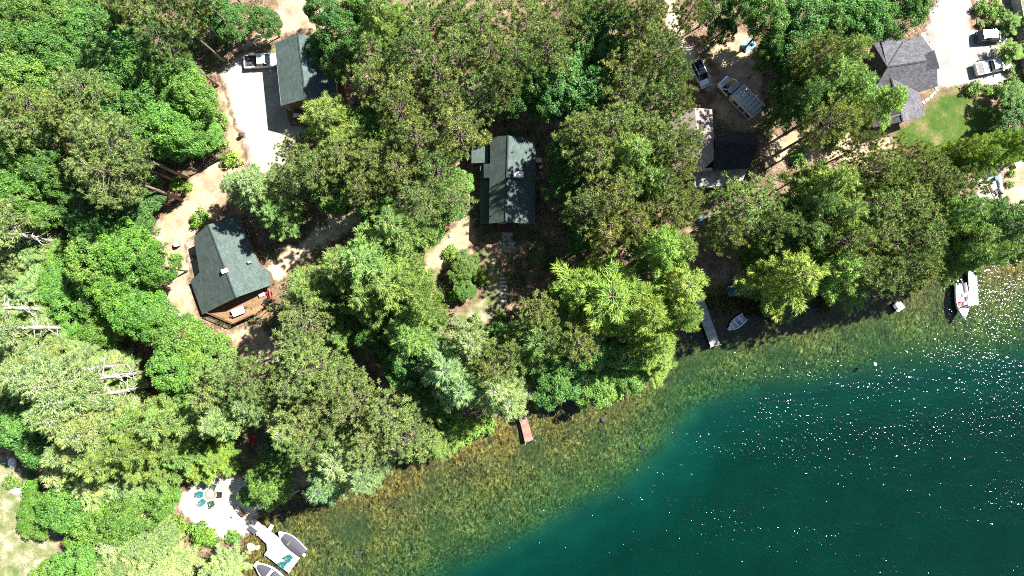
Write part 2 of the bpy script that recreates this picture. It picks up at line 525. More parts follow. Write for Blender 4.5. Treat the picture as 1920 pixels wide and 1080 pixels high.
def water_material():
    m, nt, b = new_mat('lake_water')
    nt.nodes.remove(b)
    out = nt.nodes['Material Output']
    co = coords(nt)
    # ripples: small wind waves, stronger away from the sheltered shore
    mp = N(nt, 'ShaderNodeMapping'); mp.inputs['Rotation'].default_value = (0, 0, math.radians(35)); mp.inputs['Scale'].default_value = (1.0, 0.62, 1.0)
    nt.links.new(co, mp.inputs['Vector'])
    n1 = noise(nt, mp.outputs[0], 3.0, 2.0, 0.45, dist=0.5)
    n2 = noise(nt, mp.outputs[0], 0.45, 2, 0.5)
    mg = N(nt, 'ShaderNodeMapping'); mg.inputs['Rotation'].default_value = (0, 0, math.radians(-12)); mg.inputs['Scale'].default_value = (0.45, 1.3, 1.0)
    nt.links.new(co, mg.inputs['Vector'])
    gust = sstep(nt, noise(nt, mg.outputs[0], 0.09, 5, 0.65), 0.34, 0.62)
    op = N(nt, 'ShaderNodeAttribute', attribute_name='open_water').outputs['Fac']
    amp = math_n(nt, 'MULTIPLY', math_n(nt, 'MULTIPLY_ADD', gust, 0.75, 0.25), op)
    h = math_n(nt, 'MULTIPLY', math_n(nt, 'ADD', n1, math_n(nt, 'MULTIPLY', n2, 0.8)), amp)
    bp = N(nt, 'ShaderNodeBump', in_Strength=1.0, in_Distance=0.15)
    nt.links.new(h, bp.inputs['Height'])
    gl = N(nt, 'ShaderNodeBsdfGlossy', in_Roughness=0.115)
    nt.links.new(bp.outputs[0], gl.inputs['Normal'])
    tr = N(nt, 'ShaderNodeBsdfTransparent')
    fr = N(nt, 'ShaderNodeFresnel', in_IOR=1.33)
    ms = N(nt, 'ShaderNodeMixShader')
    nt.links.new(fr.outputs[0], ms.inputs[0]); nt.links.new(tr.outputs[0], ms.inputs[1]); nt.links.new(gl.outputs[0], ms.inputs[2])
    nt.links.new(ms.outputs[0], out.inputs['Surface'])
    va = N(nt, 'ShaderNodeVolumeAbsorption', in_Density=0.47)
    va.inputs['Color'].default_value = (0.26, 0.845, 0.835, 1)
    nt.links.new(va.outputs[0], out.inputs['Volume'])
    return m

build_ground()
def build_water():
    """a closed body of water: rippled top with the shelter of the shore as an attribute, sides and bottom"""
    xs = np.concatenate([[-395, -250, -130], np.arange(-90, 100.1, 3.0), [130, 250, 395]])
    ys = np.concatenate([[-395, -250, -110], np.arange(-66, 60.1, 3.0), [110, 250, 395]])
    nx, ny = len(xs), len(ys)
    X, Y = np.meshgrid(xs, ys, indexing='ij')
    P = np.c_[X.ravel(), Y.ravel()]
    top = [(x, y, 0.0) for x, y in P]
    ring = [i * ny for i in range(nx)] + [(nx - 1) * ny + j for j in range(1, ny)] + [i * ny + ny - 1 for i in range(nx - 2, -1, -1)] + [j for j in range(ny - 2, 0, -1)]
    n0 = len(top)
    vs = top + [(P[i][0], P[i][1], -16.0) for i in ring]
    fs = [(i * ny + j, (i + 1) * ny + j, (i + 1) * ny + j + 1, i * ny + j + 1) for i in range(nx - 1) for j in range(ny - 1)]
    m = len(ring)
    fs += [(ring[(k + 1) % m], ring[k], n0 + k, n0 + (k + 1) % m) for k in range(m)]
    fs.append(tuple(n0 + k for k in range(m - 1, -1, -1)))
    me = bpy.data.meshes.new('water')
    me.from_pydata(vs, [], fs)
    P = np.array(vs)[:, :2]
    d = seg_dist(P, SHORE)
    op = np.maximum(0.30 + 0.70 * smooth(5, 15, d), smooth(62, 74, P[:, 0]) * 1.15)
    at = me.attributes.new('open_water', 'FLOAT', 'POINT')
    at.data.foreach_set('value', op.astype(np.float32))
    me.materials.append(water_material())
    tag(link('water', me), kind='structure')
build_water()

# ---------------------------------------------------------------- patches of other ground: drives, paths, lawns, beach
PATCHES = []
def patch(name, outline, mat, lift=0.05, jitter=0.35, kind='structure', step=0.7):
    pts = [on_ground(u, v)[:2] for u, v in outline]
    ring = []
    r = random.Random(name + str(outline[0]))
    n = len(pts)
    for i in range(n):
        a, b = np.array(pts[i]), np.array(pts[(i + 1) % n])
        L = np.hypot(*(b - a)); k = max(1, int(L / step))
        nrm = np.array((-(b - a)[1], (b - a)[0])) / max(L, 1e-6)
        for q in range(k):
            ring.append(a + (b - a) * q / k + nrm * r.uniform(-jitter, jitter))
    ring = np.array(ring)
    lo, hi = ring.min(0), ring.max(0)
    PATCHES.append(ring)
    X, Y = np.meshgrid(np.arange(lo[0], hi[0], 1.0), np.arange(lo[1], hi[1], 1.0))
    P = np.c_[X.ravel(), Y.ravel()]
    loop = np.vstack([ring, ring[:1]])
    keep = inside(P, ring) & (seg_dist(P, loop) > 0.35)
    P = np.vstack([ring, P[keep]])
    m = len(ring)
    vs, es, fs, _, _, _ = geometry.delaunay_2d_cdt([Vector(p) for p in P], [(i, (i + 1) % m) for i in range(m)], [list(range(m))], 1, 1e-4)
    V2 = np.array([tuple(v) for v in vs])
    V = np.c_[V2, ground_z(V2) + lift]
    me = bpy.data.meshes.new(name)
    me.from_pydata(V.tolist(), [], [tuple(f) for f in fs])
    me.polygons.foreach_set('use_smooth', np.ones(len(me.polygons), bool))
    at = me.attributes.new('edge', 'FLOAT', 'POINT')
    at.data.foreach_set('value', seg_dist(V2, loop).astype(np.float32))
    me.materials.append(mat)
    o = link(name, me)
    up = me.polygons[0].normal.z if len(me.polygons) else 1
    if up < 0: me.flip_normals()
    return tag(o, kind=kind)

patch('dirt_path', [(395, 130), (425, 110), (450, 200), (470, 300), (470, 335), (440, 360), (420, 400), (380, 440), (372, 500), (360, 520), (380, 600),
      (420, 612), (490, 605), (535, 640), (520, 700), (450, 690), (430, 640), (380, 615), (320, 612), (290, 560), (300, 520), (275, 440), (300, 400), (340, 370), (350, 330), (385, 300), (420, 290), (420, 220), (398, 180)], MAT['dirt'], 0.04)
patch('gravel_drive', [(412, 118), (455, 98), (530, 92), (545, 180), (580, 215), (575, 310), (540, 325), (490, 335), (462, 320), (455, 275), (440, 230), (425, 190), (410, 150)], MAT['gravel'], 0.08)
patch('gravel_path', [(345, 455), (365, 440), (385, 500), (385, 530), (360, 520), (350, 490)], MAT['gravel'], 0.07, 0.15)
patch('sandy_path', [(490, 500), (520, 475), (560, 450), (620, 400), (660, 390), (690, 400), (660, 440), (600, 470), (560, 500), (530, 530), (510, 545), (500, 530)], MAT['road'], 0.05)
patch('dirt_path', [(600, 160), (700, 110), (720, 150), (650, 210), (600, 220)], MAT['dirt'], 0.05)
patch('dirt_path', [(430, 85), (470, 60), (520, 0), (560, -30), (640, -30), (630, 60), (560, 62), (520, 78), (480, 95), (440, 105)], MAT['dirt'], 0.045)
patch('footpath', [(850, 410), (875, 350), (885, 330), (890, 420), (905, 470), (850, 500), (800, 520), (770, 540), (760, 520), (800, 470), (830, 440)], MAT['dirt'], 0.05)
patch('meadow_path', [(880, 460), (920, 455), (950, 500), (955, 590), (930, 610), (880, 620), (840, 620), (850, 590), (900, 560), (905, 500)], MAT['meadow'], 0.055)
patch('sandy_track', [(1225, -40), (1275, -40), (1280, 40), (1300, 85), (1335, 130), (1350, 160), (1335, 190), (1290, 150), (1265, 110), (1245, 60)], MAT['road'], 0.05)
patch('dirt_path', [(1330, 60), (1400, 50), (1430, 130), (1440, 230), (1410, 260), (1345, 240), (1330, 190), (1350, 160), (1330, 110)], MAT['dirt'], 0.04)
patch('gravel_drive', [(1722, 70), (1745, 20), (1760, -50), (1830, -50), (1826, 20), (1820, 55), (1890, 60), (1893, 110), (1900, 160), (1830, 168), (1800, 165), (1762, 170), (1745, 150)], MAT['paving'], 0.06)
patch('lawn', [(1655, 245), (1700, 225), (1735, 190), (1762, 166), (1800, 165), (1845, 182), (1885, 205), (1900, 255), (1880, 300), (1800, 312), (1740, 298), (1690, 285)], MAT['lawn'], 0.065)
patch('dirt_path', [(1440, 250), (1560, 225), (1690, 255), (1740, 285), (1800, 300), (1880, 280), (1905, 240), (1960, 260), (1960, 420), (1880, 400), (1800, 350), (1700, 330), (1560, 310), (1430, 320), (1420, 280)], MAT['dirt'], 0.045)
patch('sand_patio', [(1828, 322), (1862, 312), (1880, 330), (1884, 372), (1860, 384), (1828, 376)], MAT['sand'], 0.09, 0.2)
patch('meadow', [(1893, -40), (2000, -40), (2000, 260), (1935, 200), (1915, 100)], MAT['meadow'], 0.05)
patch('planting_bed', [(1820, -30), (1890, -30), (1900, 55), (1840, 52), (1822, 30)], MAT['dirt'], 0.09)
patch('beach', [(330, 950), (345, 915), (375, 892), (430, 885), (470, 895), (500, 935), (492, 955), (480, 975), (470, 995), (455, 1022), (420, 1015), (390, 1000), (355, 985)], MAT['sand'], 0.08)
patch('meadow', [(-60, 850), (30, 850), (70, 930), (75, 985), (120, 990), (110, 1060), (90, 1140), (-60, 1140)], MAT['meadow'], 0.05)
# ---------------------------------------------------------------- building materials
MAT['roof_green'] = shingle_material('green_shingle', (0.062, 0.092, 0.086), (0.095, 0.128, 0.12))
MAT['roof_grey'] = shingle_material('grey_shingle', (0.07, 0.07, 0.083), (0.14, 0.14, 0.158))
MAT['roof_dark_shade'] = shingle_material('dark_shade_shingle', (0.02, 0.023, 0.03), (0.045, 0.048, 0.058))  # dark shingle, with the entry notch's shade put into its colour
MAT['roof_tan'] = plain('tan_metal', (0.24, 0.195, 0.18), 0.5, 0.0, 0.12, 1.2)
def siding(name, color, pitch=0.18):
    m, nt, b = new_mat(name)
    co = coords(nt)
    w = N(nt, 'ShaderNodeTexWave', wave_type='BANDS', bands_direction='Z', wave_profile='SAW', in_Scale=1.0 / pitch / 6.2832 * 3.14159 * 2, in_Distortion=0.0)
    nt.links.new(co, w.inputs['Vector'])
    n = noise(nt, co, 2.0, 5, 0.6)
    nt.links.new(mix(nt, tuple(c * 0.75 for c in color), tuple(c * 1.2 for c in color), n), b.inputs['Base Color'])
    b.inputs['Roughness'].default_value = 0.75
    bump(nt, b, w.outputs['Fac'], 0.4, 0.02)
    return m
MAT['wall_brown'] = siding('brown_siding', (0.13, 0.075, 0.045))
MAT['wall_dark'] = siding('dark_green_siding', (0.05, 0.06, 0.055))
MAT['wall_tan'] = siding('tan_siding', (0.42, 0.36, 0.29))
MAT['trim_red'] = plain('red_brown_trim', (0.20, 0.07, 0.04), 0.6)
MAT['trim_white'] = plain('white_trim', (0.75, 0.75, 0.73), 0.5, var=0.08)
MAT['glass'] = plain('window_glass', (0.02, 0.03, 0.035), 0.06, 0.0, 0.1, spec=0.6)
MAT['car_glass'] = plain('car_glass', (0.010, 0.014, 0.022), 0.05, 0.0, 0.1, spec=0.6)
MAT['stone'] = plain('field_stone', (0.36, 0.33, 0.31), 0.9, 0, 0.35, 2.5, bump_s=0.5)
MAT['pale_stone'] = plain('pale_stone', (0.62, 0.59, 0.55), 0.9, 0, 0.2, 2.5, bump_s=0.5)
MAT['brick_red'] = plain('red_paver', (0.33, 0.18, 0.14), 0.85, 0, 0.3, 4)
MAT['rubber'] = plain('tyre_rubber', (0.02, 0.02, 0.021), 0.8)
MAT['chrome'] = plain('bright_metal', (0.6, 0.6, 0.62), 0.25, 0.9, 0.1)
MAT['alu'] = plain('sheet_aluminium', (0.62, 0.66, 0.7), 0.4, 0.3, 0.2, 1.3)
MAT['white_paint'] = plain('white_car_paint', (0.72, 0.74, 0.75), 0.25, 0, 0.04, 2, 0.5, 0.6)
MAT['silver_paint'] = plain('silver_car_paint', (0.48, 0.52, 0.56), 0.25, 0.3, 0.06, 2, 0.5, 0.6)
MAT['navy_paint'] = plain('navy_car_paint', (0.03, 0.045, 0.065), 0.18, 0.2, 0.1, 2, 0.5, 0.9)
MAT['lamp'] = plain('headlamp', (0.7, 0.72, 0.74), 0.1)
MAT['tail'] = plain('tail_lamp', (0.35, 0.02, 0.02), 0.25)
MAT['black'] = plain('black_plastic', (0.018, 0.018, 0.02), 0.55)
MAT['cargo'] = plain('dark_cargo', (0.05, 0.045, 0.05), 0.8, 0, 0.7, 4, bump_s=0.8)
MAT['canvas'] = plain('grey_canvas', (0.052, 0.05, 0.066), 0.8, 0, 0.15, 2.0, bump_s=0.3)
MAT['gelcoat'] = plain('white_gelcoat', (0.74, 0.75, 0.76), 0.3, 0, 0.06)
MAT['deck_fiber'] = plain('boat_floor', (0.42, 0.42, 0.46), 0.7, 0, 0.15)
MAT['seat_white'] = plain('vinyl_seat', (0.62, 0.60, 0.58), 0.5)
MAT['seat_red'] = plain('red_seat', (0.45, 0.07, 0.05), 0.5)
MAT['tarp'] = plain('teal_tarp', (0.02, 0.10, 0.10), 0.55, 0, 0.45, 2.0, bump_s=0.4)
MAT['red'] = plain('red_plastic', (0.45, 0.01, 0.045), 0.4)
MAT['blue'] = plain('blue_plastic', (0.03, 0.25, 0.45), 0.4)
MAT['cyan'] = plain('bright_blue_fabric', (0.02, 0.30, 0.42), 0.6)
MAT['teal'] = plain('teal_plastic', (0.02, 0.13, 0.13), 0.5)
MAT['dark_green'] = plain('dark_green_plastic', (0.035, 0.08, 0.065), 0.5)
MAT['green_plastic'] = plain('green_plastic', (0.10, 0.42, 0.22), 0.5)
MAT['steel'] = plain('galvanised_steel', (0.42, 0.43, 0.44), 0.5, 0.6)
MAT['pink'] = plain('pink_cushion', (0.62, 0.42, 0.42), 0.8)
MAT['ash'] = plain('ash', (0.30, 0.24, 0.21), 0.95, 0, 0.3, 3, bump_s=0.5)
def wood(name, c1, c2, sc_=3.0):
    m, nt, b = new_mat(name)
    ge = N(nt, 'ShaderNodeNewGeometry')
    co = coords(nt)
    n = noise(nt, co, sc_, 6, 0.65, dist=0.6)
    c = ramp(nt, n, [(0.3, c1), (0.7, c2)])
    k = math_n(nt, 'MULTIPLY_ADD', ge.outputs['Random Per Island'], 0.4, 0.8)
    hs = N(nt, 'ShaderNodeHueSaturation')
    nt.links.new(c, hs.inputs['Color']); nt.links.new(k, hs.inputs['Value'])
    nt.links.new(hs.outputs[0], b.inputs['Base Color'])
    b.inputs['Roughness'].default_value = 0.8
    b.inputs['Specular IOR Level'].default_value = 0.2
    return m
MAT['wood_grey'] = wood('weathered_grey_wood', (0.26, 0.25, 0.25), (0.40, 0.39, 0.38))
MAT['wood_white'] = wood('bleached_wood', (0.42, 0.42, 0.41), (0.56, 0.56, 0.55))
MAT['wood_red'] = wood('red_stained_wood', (0.24, 0.11, 0.09), (0.34, 0.19, 0.15))
MAT['wood_brown'] = wood('brown_deck_wood', (0.17, 0.10, 0.052), (0.28, 0.18, 0.10))
MAT['wood_dark'] = wood('dark_stained_wood', (0.07, 0.04, 0.03), (0.15, 0.085, 0.055))

# ---------------------------------------------------------------- buildings
class House:
    def __init__(self, name, u, v, label, cat='house'):
        p = on_ground(u, v)
        self.g = p[2]
        self.e = empty(name, p, 0, label, cat)
        self.planes = []
    def P(self, u, v, h):
        return Vector(px(u, v, self.g + h))
    def on_plane(self, u, v, pl):
        """the point of the plane (three points) that the pixel sees"""
        a, b, c = pl
        n = (b - a).cross(c - a)
        d = Vector(px(u, v, 0)) - Vector(CAM)
        t = n.dot(a - Vector(CAM)) / n.dot(d)
        return Vector(CAM) + d * t
    def roof(self, pts, mat, name='roof', t=0.2, fascia=None):
        """pts: Vectors; keeps the plane for the walls below"""
        n = len(pts)
        area = sum(pts[i].x * pts[(i + 1) % n].y - pts[(i + 1) % n].x * pts[i].y for i in range(n))
        if area < 0: pts = pts[::-1]
        c = sum(pts, Vector()) / n
        nm = Vector()
        for i in range(n):
            nm += (pts[i] - c).cross(pts[(i + 1) % n] - c)
        nm.normalize()
        self.planes.append(([p.copy() for p in pts], c, nm))
        me = bpy.data.meshes.new(name)
        o = self.e.location
        vs = [p - Vector((0, 0, t)) - o for p in pts] + [p - o for p in pts]
        fs = [tuple(range(n - 1, -1, -1)), tuple(range(n, 2 * n))] + [(i, (i + 1) % n, n + (i + 1) % n, n + i) for i in range(n)]
        me.from_pydata([tuple(v) for v in vs], [], fs)
        uax = Vector((-nm.y, nm.x, 0)); uax = uax.normalized() if uax.length > 1e-4 else Vector((1, 0, 0))
        vax = nm.cross(uax)
        uv = me.uv_layers.new(name='slope')
        for lp in me.loops:
            q = me.vertices[lp.vertex_index].co
            uv.data[lp.index].uv = (q.dot(uax), q.dot(vax))
        me.materials.append(mat)
        me.materials.append(fascia or MAT['trim_red'])
        for p in list(me.polygons)[2:]: p.material_index = 1
        return link(name, me, self.e)
    def roof_z(self, x, y):
        best = None
        for pts, c, nm in self.planes:
            if inside(np.array([(x, y)]), [(p.x, p.y) for p in pts])[0]:
                z = c.z - (nm.x * (x - c.x) + nm.y * (y - c.y)) / nm.z
                best = z if best is None else max(best, z)
        return best
    def walls(self, foot, mat, default_top=3.0, t=0.18, windows=()):
        """foot: list of world (x, y) corners, counter-clockwise; tops follow the roof"""
        n = len(foot)
        area = sum(foot[i][0] * foot[(i + 1) % n][1] - foot[(i + 1) % n][0] * foot[i][1] for i in range(n))
        if area < 0: foot = foot[::-1]
        cen = sum((Vector(f) for f in foot), Vector((0, 0))) / n
        for i in range(n):
            a, b = Vector(foot[i]), Vector(foot[(i + 1) % n])
            d = (b - a); L = d.length
            if L < 0.2: continue
            d = d / L
            nin = Vector((-d.y, d.x))
            k = max(2, int(L / 0.5))
            w = MB(); vs = []
            for q in range(k + 1):
                p = a + d * (L * q / k)
                zz = self.roof_z(p.x + nin.x * 0.01, p.y + nin.y * 0.01)
                top = (zz - 0.22) if zz is not None else self.g + default_top
                for (pp, z) in ((p, self.g - 0.2), (p, top), (p + nin * t, top), (p + nin * t, self.g - 0.2)):
                    vs.append((pp.x, pp.y, z))
            fs = []
            for q in range(k):
                for r_ in range(4):
                    fs.append((q * 4 + r_, (q + 1) * 4 + r_, (q + 1) * 4 + (r_ + 1) % 4, q * 4 + (r_ + 1) % 4))
            fs += [(0, 1, 2, 3), (k * 4 + 3, k * 4 + 2, k * 4 + 1, k * 4)]
            w.add(vs, fs)
            wall = w.build('wall', mat, self.e, True)
            if L > 3:
                m = int(L // 2.6)
                for s in range(m):
                    p = a + d * (L * (s + 0.5) / m)
                    zz = self.roof_z(p.x, p.y)
                    if (zz - self.g if zz is not None else default_top) > 2.75:
                        self.window(p, d, nin, 1.0, 1.25, 1.0)
    def window(self, p, d, nin, w, h, sill):
        ang = math.atan2(d.y, d.x)
        c = Vector((p.x, p.y, self.g + sill + h / 2))
        out = -Vector((nin.x, nin.y, 0))
        f = MB()
        for sx in (-1, 1):
            f.box(c + out * 0.03 + Vector((d.x, d.y, 0)) * (sx * w / 2), (0.09, 0.10, h + 0.18), ang)
        for sz in (-1, 1):
            f.box(c + out * 0.03 + Vector((0, 0, sz * h / 2)), (w - 0.1, 0.09, 0.09), ang)
        o = f.build('window', MAT['trim_white'], self.e, True)
        g = MB().box(c + out * 0.015, (w - 0.1, 0.05, h - 0.1), ang)
        g.build('pane', MAT['glass'], o, True)

def inset(poly, d):
    c = Vector((sum(p[0] for p in poly) / len(poly), sum(p[1] for p in poly) / len(poly)))
    out = []
    for p in poly:
        q = Vector((p[0], p[1])) - c
        out.append(tuple(c + q * max(0.3, (q.length - d) / q.length)))
    return out

def cap_line(h, a, b, w=0.2):
    MB().bar(a + Vector((0, 0, 0.0)), b + Vector((0, 0, 0.0)), w, 0.035).build('ridge_cap', h.mat_cap, h.e, True)

def planks(outline, z, axis, mat, parent, width=0.14, gap=0.012, t=0.04, name='decking'):
    """boards laid across the direction axis, clipped to a convex outline of world points; joined: too slim to pick apart"""
    ax = Vector(axis).normalized(); pe = Vector((-ax.y, ax.x))
    pts = [Vector(p[:2]) for p in outline]
    s = [p.dot(ax) for p in pts]
    m = MB()
    q = min(s)
    while q < max(s) - 0.02:
        q1 = min(q + width - gap, max(s))
        mid = (q + q1) / 2
        hits = []
        n = len(pts)
        for i in range(n):
            a, b = pts[i], pts[(i + 1) % n]
            sa, sb = a.dot(ax) - mid, b.dot(ax) - mid
            if (sa > 0) != (sb > 0):
                hits.append((a + (b - a) * (sa / (sa - sb))).dot(pe))
        if len(hits) >= 2:
            lo, hi = min(hits), max(hits)
            c = ax * mid + pe * (lo + hi) / 2
            m.box((c.x, c.y, z - t / 2 + random.uniform(-0.004, 0.004)), (q1 - q, hi - lo + random.uniform(-0.01, 0.02), t), math.atan2(ax.y, ax.x))
        q += width
    return m.build(name, mat, parent, True, kind='stuff')

def railing(pts, z, parent, mat, h=0.95, name='railing'):
    """posts, top rail and balusters along a polyline of world points at floor height z"""
    for a, b in zip(pts[:-1], pts[1:]):
        a, b = Vector((a[0], a[1], z)), Vector((b[0], b[1], z))
        L = (b - a).length
        r = MB()
        up = Vector((0, 0, 1))
        r.bar(a + up * h, b + up * h, 0.12, 0.06)
        o = r.build(name, mat, parent, True)
        MB().bar(a + up * 0.12, b + up * 0.12, 0.05, 0.06).build('bottom_rail', mat, o, True)
        k = max(1, int(L / 1.8))
        for i in range(k + 1):
            p = a + (b - a) * (i / k)
            MB().box(p + up * (h / 2 - 0.1), (0.1, 0.1, h + 0.18)).build('post', mat, o, True)
        bl = MB()
        for i in range(int(L / 0.14)):
            p = a + (b - a) * ((i + 0.5) * 0.14 / L)
            bl.box(p + up * (h / 2 + 0.06), (0.035, 0.035, h - 0.15))
        bl.build('balusters', mat, o, True, kind='stuff')

# --- the garage cabin by the white gravel drive
H1 = House('garage_cabin', 580, 150, 'green-shingled two-storey garage cabin beside the white gravel drive, pickup nosed under its eave')
H1.mat_cap = MAT['roof_green']
RT, RB = H1.P(558, 62.5, 7.4), H1.P(572.4, 185.6, 7.4)
TL, BL, TR, BR = H1.P(515.4, 81, 5.2), H1.P(527.6, 198, 5.2), H1.P(618, 77, 5.2), H1.P(634.5, 193, 5.2)
H1.roof([TL, BL, RB, RT], MAT['roof_green']); H1.roof([RT, RB, BR, TR], MAT['roof_green'])
cap_line(H1, RT, RB)
for t_ in (.25, .7):
    q = TR.lerp(BR, t_).lerp(RT.lerp(RB, t_), .55)
    MB().tube([q, q + Vector((0, 0, .45))], .07, 8).build('vent_pipe', MAT['black'], H1.e, True)
for a_, b_ in ((TL, BL), (TR, BR)):
    MB().bar(a_ - Vector((0, 0, .1)), b_ - Vector((0, 0, .1)), .13, .12).build('gutter', MAT['trim_white'] if False else MAT['steel'], H1.e, True)
H1.walls(inset([(p.x, p.y) for p in (TL, BL, BR, TR)], 0.75), MAT['wall_brown'])
dk = [H1.P(u, v, 0.6) for u, v in ((540, 208), (632, 206), (640, 232), (546, 234))]
planks(dk, H1.g + 0.6, (1, 0.05), MAT['wood_brown'], H1.e)
MB().prism([(p.x, p.y) for p in inset(dk and [(q.x, q.y) for q in dk], 0.1)] if False else inset([(q.x, q.y) for q in dk], 0.1), H1.g, H1.g + 0.54).build('deck_base', MAT['wood_dark'], H1.e, True)
railing([(p.x, p.y) for p in (dk[0], dk[3], dk[2], dk[1])], H1.g + 0.6, H1.e, MAT['wood_brown'])
bk = [H1.P(u, v, 2.7) for u, v in ((628, 98), (640, 97), (650, 200), (637, 203))]
planks(bk, H1.g + 2.7, (0.1, -1), MAT['wood_brown'], H1.e, name='balcony_decking')
MB().bar(bk[1] - Vector((0, 0, .15)), bk[2] - Vector((0, 0, .15)), 0.12, 0.25).build('balcony_beam', MAT['trim_red'], H1.e, True)
railing([(p.x, p.y) for p in (bk[1], bk[2], bk[3])], H1.g + 2.7, H1.e, MAT['trim_red'], 0.9)
for p in (bk[1], (bk[1] + bk[2]) / 2, bk[2]):
    MB().box((p.x - 0.1, p.y, H1.g + 1.2), (0.14, 0.14, 2.7)).build('post', MAT['trim_red'], H1.e, True)

# --- the cabin with the broad front and the deck
H2 = House('deck_cabin', 440, 500, 'green-roofed cabin with a flared wide front and brown deck, tree shadows across its roof')
H2.mat_cap = MAT['roof_green']
RT, RB = H2.P(390, 421, 5.6), H2.P(442, 558, 5.6)
NL1, NR2 = H2.P(363, 445, 3.4), H2.P(488, 498, 3.4)
pl, pr = (RT, RB, NL1), (RT, RB, NR2)
L_ = [RT, NL1, H2.on_plane(374, 511, pl), H2.on_plane(357, 527, pl), H2.on_plane(379, 590, pl), RB]
R_ = [RT, RB, H2.on_plane(510, 534, pr), H2.on_plane(504, 509, pr), NR2, H2.on_plane(446, 404, pr)]
H2.roof(L_, MAT['roof_green']); H2.roof(R_, MAT['roof_green'])
cap_line(H2, RT, RB)
out2 = [(p.x, p.y) for p in (RT, L_[1], L_[2], L_[3], L_[4], RB, R_[2], R_[3], R_[4], R_[5])]
H2.walls(inset(out2, 0.7), MAT['wall_brown'])
v_ = H2.on_plane(422, 508, pl)
MB().box(v_ + Vector((0, 0, 0.12)), (0.9, 0.6, 0.25), 0.35).build('roof_vent', MAT['trim_white'], H2.e, True)
v_ = H2.on_plane(470, 492, pr)
MB().box(v_ + Vector((0, 0, 0.35)), (0.35, 0.35, 0.8), 0.35).build('chimney', MAT['steel'], H2.e, True)
zf = 1.0
dk = [H2.P(u, v, zf) for u, v in ((391, 586), (440, 607), (477, 590), (512, 562), (508, 535), (440, 556))]
MB().prism([(p.x, p.y) for p in dk], H2.g + zf - 0.24, H2.g + zf - 0.05).build('deck_base', MAT['wood_dark'], H2.e, True)
for part_ in ([0, 1, 5], [1, 2, 5], [2, 3, 4, 5]):
    planks([dk[i] for i in part_], H2.g + zf, (0.36, -0.93), MAT['wood_brown'], H2.e)
railing([(dk[i].x, dk[i].y) for i in (0, 1, 2)], H2.g + zf, H2.e, MAT['wood_dark'])
railing([(dk[i].x, dk[i].y) for i in (3, 4)], H2.g + zf, H2.e, MAT['wood_brown'])
for p in dk[:4]:
    MB().box((p.x, p.y, H2.g + 0.35), (0.14, 0.14, 1.1)).build('post', MAT['wood_dark'], H2.e, True)
st0 = H2.P(492, 580, zf)
for k in range(5):
    q = Vector(st0) + Vector((0.30 * (k + 1), -0.30 * (k + 1), -0.19 * (k + 1)))
    MB().box(q, (0.34, 2.4, 0.06), math.radians(-45)).build('step', MAT['wood_brown'], H2.e, True)

# --- the cabin in the middle
H3 = House('lakeside_cabin', 955, 345, 'dark green gable-roofed cabin with white chimney cap, in the middle of the woods')
H3.mat_cap = MAT['roof_green']
RT, RB = H3.P(953, 254, 6.6), H3.P(948, 416.5, 6.6)
EL, ER = H3.P(917, 419, 4.5), H3.P(1003, 420, 4.5)
pl, pr = (RT, RB, EL), (RT, RB, ER)
Lp = [RT] + [H3.on_plane(u, v, pl) for u, v in ((919, 256), (919, 307), (907, 307), (907, 333), (918, 333))] + [EL, RB]
Rp = [RT, RB, ER, H3.on_plane(1004.5, 262, pr)]
H3.roof(Lp, MAT['roof_green']); H3.roof(Rp, MAT['roof_green'])
cap_line(H3, RT, RB)
H3.walls(inset([(p.x, p.y) for p in (Lp[1], Lp[6], ER, Rp[3])], 0.6), MAT['wall_dark'])
lean = [H3.P(u, v, 2.3) for u, v in ((900, 257), (921, 257), (921, 419), (900, 420))]
lean[1].z += .45; lean[2].z += .45
H3.roof(lean, MAT['roof_green'], 'lean_to_roof', 0.14)
H3.planes.pop()
for p in (lean[0], (lean[0] + lean[3]) / 2, lean[3]):
    MB().box((p.x + .2, p.y, H3.g + 1.05), (.13, .13, 2.2)).build('post', MAT['wall_dark'], H3.e, True)
for (u, v) in ((962, 285), (937, 392), (985, 400)):
    q = H3.on_plane(u, v, pr if u > 950 else pl)
    MB().tube([q, q + Vector((0, 0, .45))], .07, 8).build('vent_pipe', MAT['black'], H3.e, True)
ent = [H3.P(u, v, 2.8) for u, v in ((884, 268), (916, 268), (916, 306), (884, 306))]
ent[1].z += 0.5; ent[2].z += 0.5
H3.roof(ent, MAT['roof_green'], 'porch_roof', 0.14)
for p in (ent[0], ent[3]):
    MB().box((p.x + 0.25, p.y + (-0.2 if p is ent[0] else 0.2), H3.g + 1.25), (0.13, 0.13, 2.7)).build('post', MAT['wall_dark'], H3.e, True)
c_ = H3.on_plane(972, 330, pr)
ch = MB().box(c_ + Vector((0, 0, 0.3)), (1.15, 0.65, 1.6)).build('chimney', MAT['stone'], H3.e, True)
MB().box(c_ + Vector((0, 0, 1.16)), (1.4, 0.85, 0.1)).build('chimney_cap', MAT['trim_white'], ch, True)
dk = [H3.P(u, v, 0.8) for u, v in ((932, 415), (972, 415), (972, 436), (932, 436))]
MB().prism([(p.x, p.y) for p in dk], H3.g, H3.g + 0.74).build('porch_base', MAT['stone'], H3.e, True)
planks(dk, H3.g + 0.8, (1, 0), MAT['wood_dark'], H3.e, name='porch_decking')
for k in range(4):
    q = H3.P(951, 437 + 4.2 * k, 0.62 - 0.17 * k)
    MB().box((q.x, q.y, q.z - 0.08), (1.7, 0.36, 0.16)).build('step', MAT['stone'], H3.e, True)
MB().box(H3.P(1010, 301, 0.5), (0.9, 0.6, 1.0)).build('heat_pump', MAT['trim_white'], H3.e, True)

